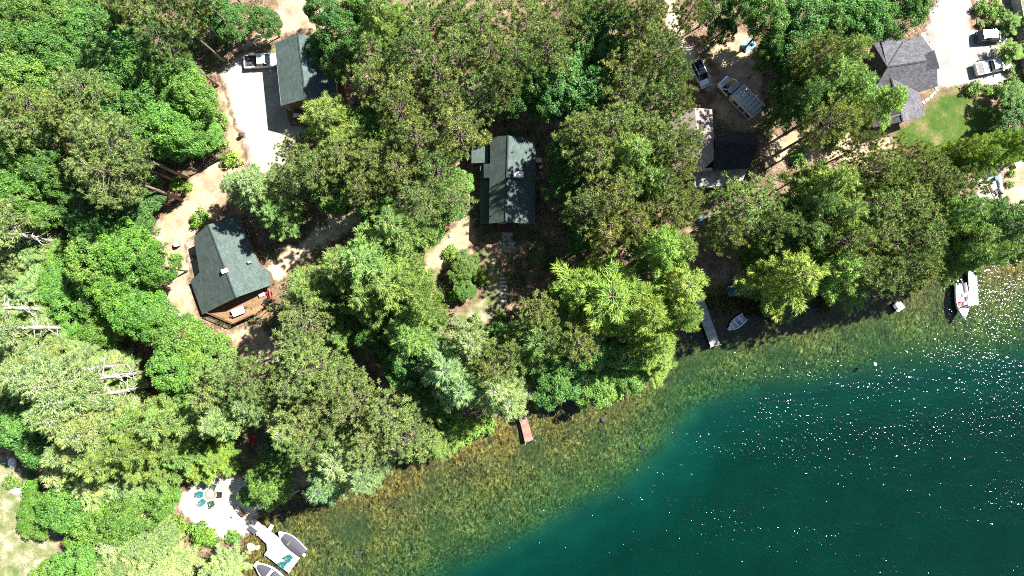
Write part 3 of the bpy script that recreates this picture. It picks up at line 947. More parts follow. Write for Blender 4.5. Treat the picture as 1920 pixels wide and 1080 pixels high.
# --- the grey house with the many-sided roof
H4 = House('grey_roofed_house', 1690, 160, 'house with many-sided speckled grey roof beside the wide drive and lawn')
H4.mat_cap = MAT['roof_grey']
A_, B_ = H4.P(1664, 126, 5.7), H4.P(1739, 114, 5.7)
NE, SE = H4.P(1728, 67, 3.1), H4.P(1723.6, 172, 3.1)
pn, ps = (A_, B_, NE), (A_, B_, SE)
V_ = H4.on_plane(1694, 78, pn)
H4.roof([A_, B_, H4.on_plane(1732, 103, pn), H4.on_plane(1748.6, 95, pn), NE, V_], MAT['roof_grey'])
S1 = H4.on_plane(1671, 146, ps)
H4.roof([A_, B_, H4.on_plane(1736, 132.5, ps), H4.on_plane(1757, 127, ps), H4.on_plane(1758, 162, ps), SE, S1], MAT['roof_grey'])
NW = H4.P(1651, 71, 3.1)
pw = (A_, V_, NW)
H4.roof([A_, V_, H4.on_plane(1690, 65, pw), NW], MAT['roof_grey'])
H4.roof([A_, H4.P(1650.5, 72, 2.9), H4.P(1635, 78, 2.6), H4.P(1628, 130, 2.6)], MAT['roof_grey'])
S2 = H4.P(1693, 228, 4.6)
SS1 = H4.P(1735, 217, 3.0)
H4.roof([S1, SE + Vector((0, 0, -0.05)), SS1, S2], MAT['roof_grey'])
H4.roof([A_, S1, S2, H4.P(1637, 239, 2.7), H4.P(1627, 190, 2.7), H4.P(1628, 131, 2.6)], MAT['roof_grey'])
ntc = [H4.P(u, v, 2.7) for u, v in ((1731, 100), (1752, 94), (1762, 128), (1733, 135))]
H4.roof(ntc, MAT['roof_dark_shade'], 'entry_roof', 0.12)  # darkened roof colour stands in for the shade in the notch
cap_line(H4, A_, B_); cap_line(H4, S1, S2)
cap_line(H4, A_, V_, 0.3)
H4.walls(inset([(p.x, p.y) for p in (NW, H4.on_plane(1690, 65, pw), NE, H4.on_plane(1748.6, 95, pn), H4.on_plane(1758, 162, ps), SE, SS1, H4.P(1637, 239, 2.7), H4.P(1628, 131, 2.6))], 0.8), MAT['wall_tan'], 2.4)

# --- the house half hidden under the pines
H5 = House('tan_roofed_house', 1330, 270, 'house half hidden by pines, pale tan metal roof and dark shingled wing in shade')
H5.mat_cap = MAT['roof_tan']
R1, R2 = H5.P(1303, 202, 5.0), H5.P(1314, 322, 5.0)
E1, E2 = H5.P(1339, 257, 3.6), H5.P(1262, 325, 3.2)
pr, pl = (R1, R2, E1), (R1, R2, E2)
H5.roof([R1, H5.on_plane(1335, 205, pr), E1, H5.on_plane(1338, 300, pr), R2], MAT['roof_tan'])
H5.roof([R1, R2, E2, H5.on_plane(1252, 215, pl)], MAT['roof_tan'])
w1, w2 = H5.P(1342, 264, 4.4), H5.P(1422, 272, 4.4)
w3 = H5.P(1404, 316, 2.9)
H5.roof([w1, w2, w3, H5.on_plane(1336, 320, (w1, w2, w3))], MAT['roof_dark_shade'])
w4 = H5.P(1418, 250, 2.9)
H5.roof([w1, w2, w4, H5.on_plane(1342, 246, (w1, w2, w4))], MAT['roof_dark_shade'])
H5.walls(inset([(p.x, p.y) for p in (H5.P(1255, 215, 3.2), H5.P(1335, 205, 3.6), H5.P(1338, 250, 3.6), H5.P(1418, 252, 3), H5.P(1404, 316, 3), H5.P(1262, 325, 3.2))], 0.6), MAT['wall_tan'], 2.8)
dk = [H5.P(u, v, 0.9) for u, v in ((1300, 322), (1402, 316), (1392, 340), (1345, 352), (1300, 352))]
planks(dk, H5.g + 0.9, (1, 0), MAT['wood_grey'], H5.e)
MB().prism(inset([(p.x, p.y) for p in dk], 0.15), H5.g, H5.g + 0.84).build('deck_base', MAT['wood_dark'], H5.e, True)
railing([(dk[i].x, dk[i].y) for i in (0, 4, 3, 2)], H5.g + 0.9, H5.e, MAT['wood_grey'])

# ---------------------------------------------------------------- vehicles (x forward, wheels on z = 0)
def heading(a, b):
    p, q = on_ground(*a), on_ground(*b)
    return math.atan2(q[1] - p[1], q[0] - p[0])

def body_ring(x, w, zb, zt):
    return [(x, y, z) for y, z in ((-w * .9, zb), (-w, zb + .14), (-w, zt - .16), (-w * .93, zt - .03), (-w * .6, zt), (w * .6, zt), (w * .93, zt - .03), (w, zt - .16), (w, zb + .14), (w * .9, zb))]

def wheels(e, xs, w, r=0.37):
    for x in xs:
        for s in (-1, 1):
            t = MB().tube([(x, s * (w - 0.24), r), (x, s * (w + 0.0), r)], r, 14).build('wheel', MAT['rubber'], e)
            MB().tube([(x, s * (w - 0.02), r), (x, s * (w + 0.015), r)], r * 0.62, 10).build('rim', MAT['chrome'], t)

def greenhouse(e, paint, xb0, xb1, xt0, xt1, wb, wt, zb, zt, glassroof=False):
    g = MB()
    lo = [(xb0, -wb, zb), (xb1, -wb * .97, zb), (xb1, wb * .97, zb), (xb0, wb, zb)]
    hi = [(xt0, -wt, zt), (xt1, -wt, zt), (xt1, wt, zt), (xt0, wt, zt)]
    g.loft([lo, hi]).build('windows', MAT['car_glass'], e)
    r = MB()
    k = [(xt0 - .06, -wt * .9), (xt0 + .1, -wt * 1.02), (xt1 - .1, -wt * 1.02), (xt1 + .06, -wt * .88), (xt1 + .06, wt * .88), (xt1 - .1, wt * 1.02), (xt0 + .1, wt * 1.02), (xt0 - .06, wt * .9)]
    r.loft([[(x, y, zt - .01) for x, y in k], [(x, y, zt + .03) for x, y in k], [(x * .97 + .03 * (xt0 + xt1) / 2, y * .9, zt + .06) for x, y in k]])
    ro = r.build('car_roof', MAT['car_glass'] if glassroof else paint, e, shade=False)
    if glassroof:
        for s in (-1, 1):
            MB().bar((xt0, s * wt, zt + .05), (xt1, s * wt, zt + .05), 0.12, 0.07).build('roof_rail', paint, ro)
    for s in (-1, 1):
        for (b, t) in ((xb0, xt0), (xb1, xt1)):
            MB().bar((b, s * wb, zb), (t, s * wt, zt + .02), 0.09, 0.09).build('pillar', paint, e)
        xm = (xt0 + xt1) / 2
        MB().bar((xm, s * (wb + .01), zb), (xm, s * (wt + .01), zt), 0.1, 0.05).build('pillar', paint, e)

def lamps_mirrors(e, paint, L, w, zl, xm, zm):
    for s in (-1, 1):
        MB().box((L / 2 - .13, s * w * .72, zl), (.16, .34, .16)).build('headlight', MAT['lamp'], e)
        MB().box((-L / 2 + .06, s * w * .8, zl + .08), (.1, .24, .2)).build('tail_light', MAT['tail'], e)
        MB().box((xm, s * (w + .12), zm), (.14, .22, .16)).build('wing_mirror', paint, e)

def suv(name, loc, rz, paint, label, L=4.7, w=0.93, glassroof=False, cat='car'):
    e = empty(name, loc, rz, label, cat)
    b = MB().loft([body_ring(-L / 2, w * .8, .5, .9), body_ring(-L / 2 + .15, w * .97, .32, 1.02), body_ring(-L / 4, w, .26, 1.05), body_ring(.1 * L, w, .26, 1.05),
                   body_ring(.24 * L, w * .99, .26, 1.03), body_ring(.4 * L, w * .95, .28, .95), body_ring(.47 * L, w * .86, .32, .84), body_ring(.5 * L, w * .66, .4, .7)])
    b.build('body', paint, e, bevel=0.0)
    greenhouse(e, paint, -L / 2 + .12, .24 * L, -L / 2 + .5, .06 * L, w * .9, w * .72, 1.0, 1.66, glassroof)
    wheels(e, (-.3 * L, .31 * L), w)
    lamps_mirrors(e, paint, L, w, .72, .2 * L, 1.08)
    MB().box((-L / 2 + .02, 0, .52), (.16, 1.7 * w, .2)).build('rear_bumper', MAT['black'], e)
    MB().box((L / 2 - .06, 0, .46), (.16, 1.3 * w, .2)).build('front_bumper', MAT['black'], e)
    if not glassroof:
        for s in (-1, 1):
            MB().bar((-.36 * L, s * w * .64, 1.76), (.02 * L, s * w * .64, 1.76), .05, .05).build('roof_rack', MAT['chrome'], e)
    return e

def pickup(name, loc, rz, paint, label, L=5.7, w=0.98, cargo=True, cover=None):
    e = empty(name, loc, rz, label, 'pickup')
    x0 = -L / 2 + 1.95                                              # the bed ends, the cab begins
    MB().loft([body_ring(x0, w, .38, 1.12), body_ring(.12 * L, w, .36, 1.12), body_ring(.2 * L, w * .99, .36, 1.12), body_ring(.4 * L, w * .97, .38, 1.06),
               body_ring(.475 * L, w * .9, .42, .98), body_ring(.5 * L, w * .75, .5, .85)]).build('body', paint, e)
    greenhouse(e, paint, x0 + .06, .21 * L, x0 + .3, .09 * L, w * .9, w * .76, 1.08, 1.82)
    bed = MB()
    bed.box((-L / 2 + .98, 0, .66), (1.94, 2 * w - .1, .12))
    for s in (-1, 1): bed.box((-L / 2 + .98, s * (w - .06), .86), (1.94, .12, .56))
    bed.box((-L / 2 + .05, 0, .86), (.1, 2 * w - .24, .52))
    bd = bed.build('truck_bed', paint, e)
    if cargo:
        c = MB()
        r = random.Random(4)
        c.box((-L / 2 + 1.0, 0, .82), (1.7, 2 * w - .3, .2))
        for k in range(9):
            c.box((-L / 2 + r.uniform(.4, 1.6), r.uniform(-.55, .55), r.uniform(.95, 1.05)), (r.uniform(.2, .5), r.uniform(.2, .5), r.uniform(.12, .3)), r.uniform(0, 1.5))
        c.build('bed_load', MAT['cargo'], bd, kind='stuff')
    if cover:
        MB().box((-L / 2 + .55, 0, 1.12), (.8, 2 * w - .2, .05)).build('bed_cover', MAT['black'], bd)
        MB().box((-L / 2 + 1.45, 0, 1.16), (.95, 2 * w - .12, .1)).build('tool_box', paint, bd)
    wheels(e, (-.29 * L, .32 * L), w, .4)
    lamps_mirrors(e, paint, L, w, .84, .19 * L, 1.18)
    MB().box((-L / 2 - .05, 0, .55), (.14, 1.8 * w, .18)).build('rear_bumper', MAT['chrome'], e)
    MB().box((L / 2 - .02, 0, .55), (.16, 1.5 * w, .2)).build('front_bumper', MAT['chrome'], e)
    return e

pickup('pickup_truck', on_ground(497, 118), math.radians(4), MAT['white_paint'], 'white pickup with cluttered dark bed, its nose under the garage cabin eave')
suv('hatchback_car', on_ground(1311, 142), heading((1322, 163), (1301, 118)) + math.pi, MAT['silver_paint'], 'silver car with dark glass roof standing where the sandy track ends', 4.5, .9, True)
suv('dark_suv', on_ground(1853, 71), heading((1828, 71), (1880, 67)), MAT['navy_paint'], 'dark navy car with roof rack parked beside the planting bed', 4.6, .93)
pickup('pickup_truck', on_ground(1856, 127), heading((1825, 133), (1886, 120)), MAT['white_paint'], 'white pickup with black rear cover on the wide drive by round shrubs', 5.6, .97, False, True)
# camper truck: cab in front, long silver body behind
e = empty('camper_truck', on_ground(1382, 187), heading((1403, 208), (1358, 162)), 'long silver-bodied camper truck with dark windscreen in deep tree shade', 'truck')
e.scale = (1.06, 1.2, 1.05)
MB().loft([body_ring(1.3, 1.0, .4, 1.2), body_ring(2.6, 1.0, .4, 1.2), body_ring(3.3, .96, .42, 1.12), body_ring(3.55, .8, .5, .95)]).build('body', MAT['silver_paint'], e)
greenhouse(e, MAT['silver_paint'], 1.1, 2.75, 1.2, 2.0, .95, .82, 1.15, 2.05)
bx = MB().loft([[(x, y, z) for y, z in ((-1.12, .7), (-1.15, 2.2), (-.8, 2.75), (.8, 2.75), (1.15, 2.2), (1.12, .7))] for x in (-3.4, 1.0)]).build('camper_body', MAT['alu'], e)
for k in range(7):
    MB().bar((-3.1 + .62 * k, -.82, 2.79), (-3.1 + .62 * k, .82, 2.79), .06, .06).build('roof_rib', MAT['chrome'], bx)
for s in (-1, 1):
    MB().bar((-3.3, s * 1.02, 2.72), (1.0, s * 1.02, 2.72), .07, .07).build('side_rail', MAT['chrome'], bx)
    for k in range(3):
        MB().box((-2.6 + 1.2 * k, s * 1.16, 1.6), (.8, .05, .55)).build('side_window', MAT['car_glass'], bx)
MB().box((1.06, 0, 2.3), (.08, 2.1, .6)).build('front_panel', MAT['black'], bx)
wheels(e, (-2.0, 2.5), 1.0, .42)
lamps_mirrors(e, MAT['silver_paint'], 7.0, 1.0, .9, 2.2, 1.5)

# ---------------------------------------------------------------- docks
def dock(name, outline, h, mat, label, axis_px, posts, frame_mat=None, parts=None):
    P = [Vector(px(u, v, h)) for u, v in outline]
    c = sum(P, Vector()) / len(P)
    e = empty(name, (c.x, c.y, 0), 0, label, 'dock')
    a, b = px(*axis_px[0], h), px(*axis_px[1], h)
    ax = (b[0] - a[0], b[1] - a[1])
    for idx in (parts or [list(range(len(P)))]):
        planks([P[i] for i in idx], h, ax, mat, e)
    fr = frame_mat or MAT['wood_dark']
    for i in range(len(P)):
        p, q = P[i], P[(i + 1) % len(P)]
        MB().bar(p - Vector((0, 0, .12)), q - Vector((0, 0, .12)), .06, .16).build('edge_beam', fr, e, True)
    for (u, v) in posts:
        p = px(u, v, h)
        zb = gz(p[0], p[1]) - 0.1
        MB().tube([(p[0], p[1], min(zb, h - .5)), (p[0], p[1], h + .22)], .06, 8).build('post', MAT['steel'], e, True)
    return e

dk = dock('dock', [(466, 984), (479, 974), (565, 1042), (541, 1074), (496, 1040), (501, 1033), (500, 1020), (480, 1001)], .55, MAT['wood_white'],
     'wide pale dock with teal chairs reaching out from the sandy beach', ((479, 974), (565, 1042)),
     [(566, 1041), (541, 1075), (497, 1042), (528, 1012), (504, 993), (482, 1003), (520, 1058)], parts=[[0, 1, 2, 3, 4, 5, 6, 7]])
m_ = [px(u, v, .60) for u, v in ((463, 992), (470, 986), (483, 996), (477, 1003))]
MB().prism([p[:2] for p in m_], .565, .62).build('mat', MAT['canvas'], dk, True)
l_ = [px(u, v, .45) for u, v in ((499, 995), (508, 982), (514, 986), (506, 1000))]
MB().prism([p[:2] for p in l_], .40, .5).build('gangplank', MAT['wood_grey'], dk, True)
dock('dock', [(967, 756), (979, 753), (1000, 825), (984.5, 830)], .75, MAT['wood_red'], 'short red-stained dock coming out from under the pale pines',
     ((973, 755), (992, 828)), [(1001, 818), (1003, 826), (985, 832), (974, 790), (990, 790)])
dock('dock', [(1299.5, 560), (1317.6, 555), (1350.5, 646), (1333, 651)], .8, MAT['wood_grey'], 'long grey dock half in tree shade with a skiff beside it',
     ((1308, 557), (1342, 648)), [(1351, 646), (1332, 652), (1320, 608), (1338, 603)])
dock('dock', [(1815, 508), (1831, 506), (1835, 571), (1819, 573)], .7, MAT['wood_white'], 'narrow white dock alongside the open motorboat, glittering water beyond',
     ((1823, 507), (1827, 572)), [(1836, 571), (1818, 574), (1815, 535), (1833, 535)])
dock('dock', [(1862, 486), (1905, 487), (1905, 493), (1862, 492)], .5, MAT['wood_grey'], 'slim dark dock in deep shade beside the small blue boat',
     ((1862, 489), (1905, 490)), [(1862, 493), (1890, 494)])
dock('swim_raft', [(1673.6, 572.5), (1687, 563), (1697.5, 576), (1684, 585.5)], .45, MAT['wood_white'], 'square white swim raft floating off the wooded shore',
     ((1673.6, 572.5), (1687, 563)), [])

# ---------------------------------------------------------------- boats
def hull_stations(L, B, depth, transom=0.8, blunt=0.06, n=11):
    st = []
    for i in range(n):
        t = i / (n - 1)
        w = B / 2 * (transom + (1 - transom) * math.sin(min(1, t / .45) * math.pi / 2)) if t < .45 else B / 2 * max(blunt, (1 - ((t - .45) / .55) ** 2.2))
        st.append((-L / 2 + L * t, w, -.12 + .28 * max(0, (t - .6) / .4) ** 2 * depth / .6, depth + .14 * t * t))
    return st

def hull(e, L, B, depth, mat, inner, **kw):
    st = hull_stations(L, B, depth, **kw)
    rings = [[(x, -w, zg), (x, -w * .86, zk + .2), (x, 0, zk), (x, w * .86, zk + .2), (x, w, zg), (x, w * .86, zg + .02), (x, w * .74, .22 + zk * .5), (x, -w * .74, .22 + zk * .5), (x, -w * .86, zg + .02)] for x, w, zk, zg in st]
    MB().loft(rings).build('hull', mat, e, shade=False)
    fl = MB()
    fl.loft([[(x, -w * .72, .2), (x, -w * .72, .25), (x, w * .72, .25), (x, w * .72, .2)] for x, w, zk, zg in st[:-2]]).build('floor', inner, e)
    return st

def cover(e, st, mat, i0, i1, rise=.28, name='boat_cover', inset_=0.95):
    rings = []
    for (x, w, zk, zg) in st[i0:i1]:
        w *= inset_
        rings.append([(x, -w, zg + .02), (x, -w * .55, zg + rise * .7), (x, 0, zg + rise), (x, w * .55, zg + rise * .7), (x, w, zg + .02), (x, 0, zg - .05)])
    return MB().loft(rings).build(name, mat, e)

def outboard(e, x, z, mat):
    o = MB().loft([[(x - .35, -.17, z), (x - .35, .17, z), (x + .12, .14, z), (x + .12, -.14, z)], [(x - .38, -.19, z + .3), (x - .38, .19, z + .3), (x + .14, .16, z + .3), (x + .14, -.16, z + .3)],
                  [(x - .3, -.12, z + .45), (x - .3, .12, z + .45), (x + .05, .1, z + .45), (x + .05, -.1, z + .45)]]).build('outboard_motor', mat, e)
    MB().box((x - .12, 0, z - .4), (.16, .1, .85)).build('drive_leg', MAT['black'], o)

def boat_at(name, bow, stern, z, label):
    p, q = px(*bow, z), px(*stern, z)
    return empty(name, ((p[0] + q[0]) / 2, (p[1] + q[1]) / 2, z), math.atan2(p[1] - q[1], p[0] - q[0]), label, 'boat'), math.dist(p, q)

e, L = boat_at('motorboat', (525, 995), (571, 1036), 0.0, 'motorboat under a grey canvas cover moored on the lake side of the pale dock')
st = hull(e, L, 2.0, .62, MAT['gelcoat'], MAT['deck_fiber'])
cv = cover(e, st, MAT['canvas'], 0, 9)
MB().loft([[(.35, -.5, .98), (.35, .5, .98), (.3, .5, .98), (.3, -.5, .98)], [(.05, -.42, 1.25), (.05, .42, 1.25), (0, .42, 1.25), (0, -.42, 1.25)]]).build('windshield', MAT['chrome'], e)
outboard(e, -L / 2 - .02, .45, MAT['gelcoat'])
e, L = boat_at('motorboat', (481, 1053), (541, 1102), 0.0, 'white-rimmed motorboat with two-piece grey cover cut off by the bottom edge')
st = hull(e, L, 2.5, .68, MAT['gelcoat'], MAT['deck_fiber'], blunt=.3)
cover(e, st, MAT['canvas'], 6, 10, .12, 'bow_cover', .78); cover(e, st, MAT['canvas'], 0, 6, .3, inset_=.84)
outboard(e, -L / 2 - .02, .5, MAT['gelcoat'])
e, L = boat_at('skiff', (1364, 618), (1395, 593), 0.0, 'small pale skiff with outboard drifting beside the long grey dock')
st = hull(e, L, 1.6, .5, MAT['gelcoat'], MAT['deck_fiber'], blunt=.35)
for x in (-.8, .1, .8):
    MB().box((x, 0, .42), (.3, 1.15, .06)).build('bench_seat', MAT['seat_white'], e)
MB().box((-.35, .3, .48), (.3, .3, .3)).build('tackle_box', MAT['blue'], e)
outboard(e, -L / 2 + .05, .4, MAT['black'])
e, L = boat_at('motorboat', (1803, 598), (1797, 531), 0.0, 'open white motorboat with red and white seats tied to the narrow white dock')
st = hull(e, L, 2.0, .66, MAT['gelcoat'], MAT['deck_fiber'])
for x, y, m in ((-.9, -.4, 'seat_white'), (-.9, .4, 'seat_white'), (.35, -.35, 'seat_red'), (.35, .4, 'seat_white')):
    s_ = MB().box((x, y, .45), (.5, .5, .3)).build('seat', MAT[m], e)
    MB().box((x - .25, y, .72), (.1, .5, .4)).build('seat_back', MAT[m], s_)
MB().box((.95, .35, .6), (.35, .6, .5)).build('console', MAT['black'], e)
MB().loft([[(1.15, -.7, .8), (1.15, .7, .8), (1.1, .7, .8), (1.1, -.7, .8)], [(.95, -.6, 1.1), (.95, .6, 1.1), (.9, .6, 1.1), (.9, -.6, 1.1)]]).build('windshield', MAT['car_glass'], e)
cover(e, st, MAT['gelcoat'], 7, 10, .08, 'foredeck')
outboard(e, -L / 2 - .02, .5, MAT['black'])
p_ = on_ground(1391, 543)
e, L = boat_at('rowboat', (1419, 538), (1364, 547), p_[2] + .15, 'rowboat pulled ashore under a teal tarp, red rim and white straps')
st = hull(e, L, 1.7, .55, MAT['red'], MAT['deck_fiber'], transom=.92, blunt=.4)
cv = cover(e, st, MAT['tarp'], 0, 11, .2, 'tarp', .97)
MB().tube([(-.3, -.86, .6), (-.25, -.4, .76), (-.2, 0, .8), (-.15, .4, .76), (-.1, .86, .62)], .03, 5).build('strap', MAT['trim_white'], cv)
MB().tube([(-L / 2 + .05, .8, .58), (-.9, .7, .68), (-.2, .78, .66), (L / 2 - .5, .6, .7)], .03, 5).build('strap', MAT['trim_white'], cv)
MB().box((0, 0, -.12), (1.6, .3, .25)).build('cradle', MAT['wood_dark'], e)
e, L = boat_at('rowboat', (1897, 493), (1895, 462), 0.0, 'small bright blue boat by the dark dock under overhanging pines')
st = hull(e, L, 1.1, .4, MAT['blue'], MAT['cyan'], blunt=.3)
for x in (-.5, .4):
    MB().box((x, 0, .36), (.24, .85, .05)).build('bench_seat', MAT['seat_white'], e)
p_ = on_ground(474, 826)
e, L = boat_at('kayak', (474, 840), (475, 812), p_[2] + .14, 'bright red kayak lying on brown earth among trees above the beach')
st = hull(e, L, .75, .28, MAT['red'], MAT['red'], transom=.25, blunt=.05)
cover(e, st, MAT['red'], 1, 4, .06, 'deck', .97); cover(e, st, MAT['red'], 6, 11, .06, 'deck', .97)
MB().box((-.1, 0, .3), (.4, .4, .08)).build('seat', MAT['black'], e)

# ---------------------------------------------------------------- furniture and small things
def rail_chair(name, loc, rz, mat, label, group=None):
    """a low slatted garden chair, facing +x"""
    e = empty(name, loc, rz, label, 'chair', group)
    s = MB()
    for k in range(5): s.box((.25 - .13 * k, 0, .36 - .03 * k), (.115, .56, .03))
    s.build('seat', mat, e, kind='stuff')
    b = MB()
    for k in range(5):
        y = -.24 + .12 * k
        b.bar((-.3, y, .25), (-.62, y * 1.25, 1.0 - .06 * abs(k - 2)), .1, .025)
    b.build('backrest', mat, e, kind='stuff')
    for sgn in (-1, 1):
        MB().box((-.05, sgn * .36, .56), (.74, .14, .03)).build('armrest', mat, e)
        MB().box((.28, sgn * .34, .27), (.1, .05, .55)).build('leg', mat, e)
        MB().bar((-.55, sgn * .31, .02), (.28, sgn * .31, .36), .05, .09).build('leg', mat, e)
    return e

fp = on_ground(396, 925)
e = empty('fire_pit', fp, 0, 'round fire pit with stone rim ringed by chairs on the beach', 'fire pit')
for k in range(16):
    a = k * 2 * math.pi / 16
    MB().box((math.cos(a) * .72, math.sin(a) * .72, .14), (.22, .27, .3), a).build('stone', MAT['brick_red'], e, bevel=.02)
MB().tube([(0, 0, .0), (0, 0, .16)], .62, 16).build('ash_bed', MAT['ash'], e)
for (u, v, m, lb) in ((379, 925, 'teal', 'teal garden chair west of the fire pit, upper of two teal ones'), (383, 939, 'teal', 'teal garden chair by the fire pit, lower of two teal ones'),
                   (388, 911, 'dark_green', 'dark garden chair above the fire pit, next to the teal one'), (402, 912, 'dark_green', 'dark garden chair above the fire pit, on its lake side'),
                   (413, 926, 'black', 'black garden chair between the fire pit and the tree shadow'), (399, 942, 'dark_green', 'dark garden chair directly below the fire pit')):
    p = on_ground(u, v)
    rail_chair('garden_chair', p, math.atan2(fp[1] - p[1], fp[0] - p[0]), MAT[m], lb, 'chairs round the fire pit')
for (u, v, lb) in ((545, 1045, 'teal garden chair on the pale dock, nearer the covered motorboat'), (533, 1058, 'teal garden chair on the pale dock, nearer its outer corner')):
    p = px(u, v, .56)
    rail_chair('garden_chair', p, math.radians(-35), MAT['teal'], lb, 'chairs on the dock')
p = px(540, 1052, .56)
e = empty('side_table', p, .4, 'small teal side table between the two dock chairs', 'table')
MB().box((0, 0, .42), (.42, .42, .03)).build('table_top', MAT['teal'], e)
for sx in (-1, 1):
    for sy in (-1, 1): MB().box((sx * .17, sy * .17, .2), (.04, .04, .42)).build('leg', MAT['teal'], e)

def bench(loc, rz, mat, label, L=1.5):
    e = empty('bench', loc, rz, label, 'bench')
    for k in range(3): MB().box((0, -.16 + .16 * k, .45), (L, .14, .04)).build('seat_slat', mat, e)
    for k in range(2): MB().box((0, -.3, .62 + .17 * k), (L, .035, .13)).build('back_slat', mat, e)
    for sx in (-1, 1):
        for sy in (-1, 1): MB().box((sx * L * .42, sy * .18, .21), (.06, .06, .44)).build('leg', mat, e)
        MB().box((sx * L * .42, -.3, .6), (.06, .05, .5)).build('back_post', mat, e)
    return e
bench(on_ground(456, 958), heading((448, 953), (463, 963)), MAT['wood_dark'], 'dark wooden bench on the sand at the edge of the tree shadow')
p = on_ground(445, 957)
e = empty('lounge_chair', p, math.radians(58), 'white-cushioned lounge chair next to the dark bench on the sand', 'chair')
MB().box((0, 0, .3), (1.3, .55, .1)).build('cushion', MAT['seat_white'], e)
MB().bar((-.6, 0, .33), (-.95, 0, .75), .55, .08).build('backrest', MAT['seat_white'], e)
for sx in (-.5, .5):
    for sy in (-.22, .22): MB().box((sx, sy, .13), (.05, .05, .26)).build('leg', MAT['black'], e)

def table(name, loc, rz, mat, label, L=1.6, W=.9, h=.75):
    e = empty(name, loc, rz, label, 'table')
    MB().box((0, 0, h), (L, W, .05)).build('table_top', mat, e, bevel=.01)
    for sx in (-1, 1):
        for sy in (-1, 1): MB().box((sx * L * .42, sy * W * .4, h / 2), (.07, .07, h)).build('leg', MAT['wood_dark'], e)
    return e
zf2 = H2.g + 1.0
table('patio_table', px(450, 584, zf2), math.radians(22), MAT['trim_white'], 'white patio table with benches on the deck of the flared cabin', 1.9, 1.1)
for (u, v, lb) in ((443, 590, 'bench at the white patio table, on its railing side'), (456, 578, 'bench at the white patio table, on its cabin side')):
    p = px(u, v, zf2)
    e = empty('picnic_bench', p, math.radians(22), lb, 'bench')
    MB().box((0, 0, .42), (1.6, .28, .05)).build('seat', MAT['wood_dark'], e)
    for sx in (-.6, .6): MB().box((sx, 0, .2), (.08, .24, .4)).build('leg', MAT['wood_dark'], e)
rail_chair('deck_chair', px(507, 552, zf2), math.radians(200), MAT['red'], 'red chair in the shaded corner of the flared cabin deck')
rail_chair('deck_chair', px(500, 566, zf2), math.radians(150), MAT['black'], 'black chair beside the deck stairs of the flared cabin')
e = empty('footstool', px(492, 552, zf2), .4, 'pale pink cushioned footstool beside the red deck chair', 'stool')
MB().box((0, 0, .34), (.95, .7, .12)).build('cushion', MAT['pink'], e, bevel=.03)
for sx in (-.4, .4):
    for sy in (-.28, .28): MB().box((sx, sy, .14), (.05, .05, .28)).build('leg', MAT['wood_dark'], e)
zf1 = H1.g + .6
table('porch_table', px(558, 219, zf1), .1, MAT['trim_white'], 'small white table on the porch of the garage cabin', .9, .6)
rail_chair('porch_chair', px(575, 222, zf1), 2.6, MAT['wood_dark'], 'dark chair on the porch of the garage cabin')

def blob(name, loc, size, mat, label=None, cat=None, seed=0, group=None, sub=2, squash=.6, kind=None):
    """an uneven rounded stone"""
    bm = bmesh.new()
    bmesh.ops.create_icosphere(bm, subdivisions=sub, radius=1.0)
    r = np.random.default_rng(seed)
    D = unit(r.normal(size=(7, 3))); A = r.uniform(-.22, .22, 7)
    for v in bm.verts:
        n = np.array(v.co)
        k = 1 + float((np.maximum(D @ n, 0) ** 3 * A).sum()) + r.uniform(-.05, .05)
        v.co = Vector((n[0] * k * size, n[1] * k * size * .82, n[2] * k * size * squash))
    me = bpy.data.meshes.new(name); bm.to_mesh(me); bm.free()
    me.materials.append(mat)
    o = link(name, me, None, (loc[0], loc[1], loc[2] + size * squash * .35))
    o.rotation_euler = (0, 0, seed * 1.7)
    return tag(o, label, cat, group, kind)
def unit(a):
    return a / np.maximum(np.linalg.norm(a, axis=-1, keepdims=True), 1e-9)
for i, (u, v, s, m, lb) in enumerate((
        (25, 866, .75, 'pale_stone', 'pale boulder under the dark broadleaf tree above the dry meadow'), (33, 917, .85, 'pale_stone', 'rounded white boulder in the grass at the edge of the dry meadow'),
        (349, 957, .6, 'pale_stone', 'white boulder on the landward rim of the beach'), (356, 996, .5, 'pale_stone', 'white boulder among bushes below the beach'),
        (472, 1024, .75, 'pale_stone', 'white boulder at the waterline below the pale dock'), (483, 1026, .5, 'stone', 'grey rock in the water next to the white waterline boulder'),
        (488, 948, .6, 'pale_stone', 'pale rock at the lake corner of the beach above the dock'), (408, 1020, .5, 'pale_stone', 'pale rock below the beach by the small round bush'),
        (668, 1036, .4, 'cargo', 'brown rock under the water off the pale dock'), (1131, 787, .42, 'cargo', 'dark rock under the shallow water off the red dock'),
        (520, 675, .45, 'pale_stone', 'white rock on bare earth below the deck stairs'), (1296, 632, .2, 'pale_stone', 'small white stone under water beside the long grey dock'),
        (846, 442, .4, 'stone', 'grey stone ring on the earth path beside the middle cabin'), (336, 592, .35, 'stone', 'grey stone on bare earth left of the flared cabin'),
        (1203, 838, .45, 'cargo', 'dark rock under deep water below the wooded point'), (763, 245, .6, 'stone', 'pale rock showing between pines above the garage cabin'))):
    p = on_ground(u, v)
    blob('boulder', p, s, MAT[m], lb, 'rock', i + 3, 'loose rocks')

# stepping stones beside the lawn
e = empty('stepping_stone_path', on_ground(1743, 184), 0, 'row of white stepping stones along the upper edge of the lawn', 'stepping stones')
for k, (u, v) in enumerate(((1731, 192), (1736, 188), (1740, 186), (1745, 182), (1748, 178), (1752, 174), (1756, 169), (1754, 164))):
    p = on_ground(u, v)
    o = MB().tube([(p[0], p[1], p[2] - .05), (p[0], p[1], p[2] + .14)], .21, 9).build('stone', MAT['trim_white'], e, True)
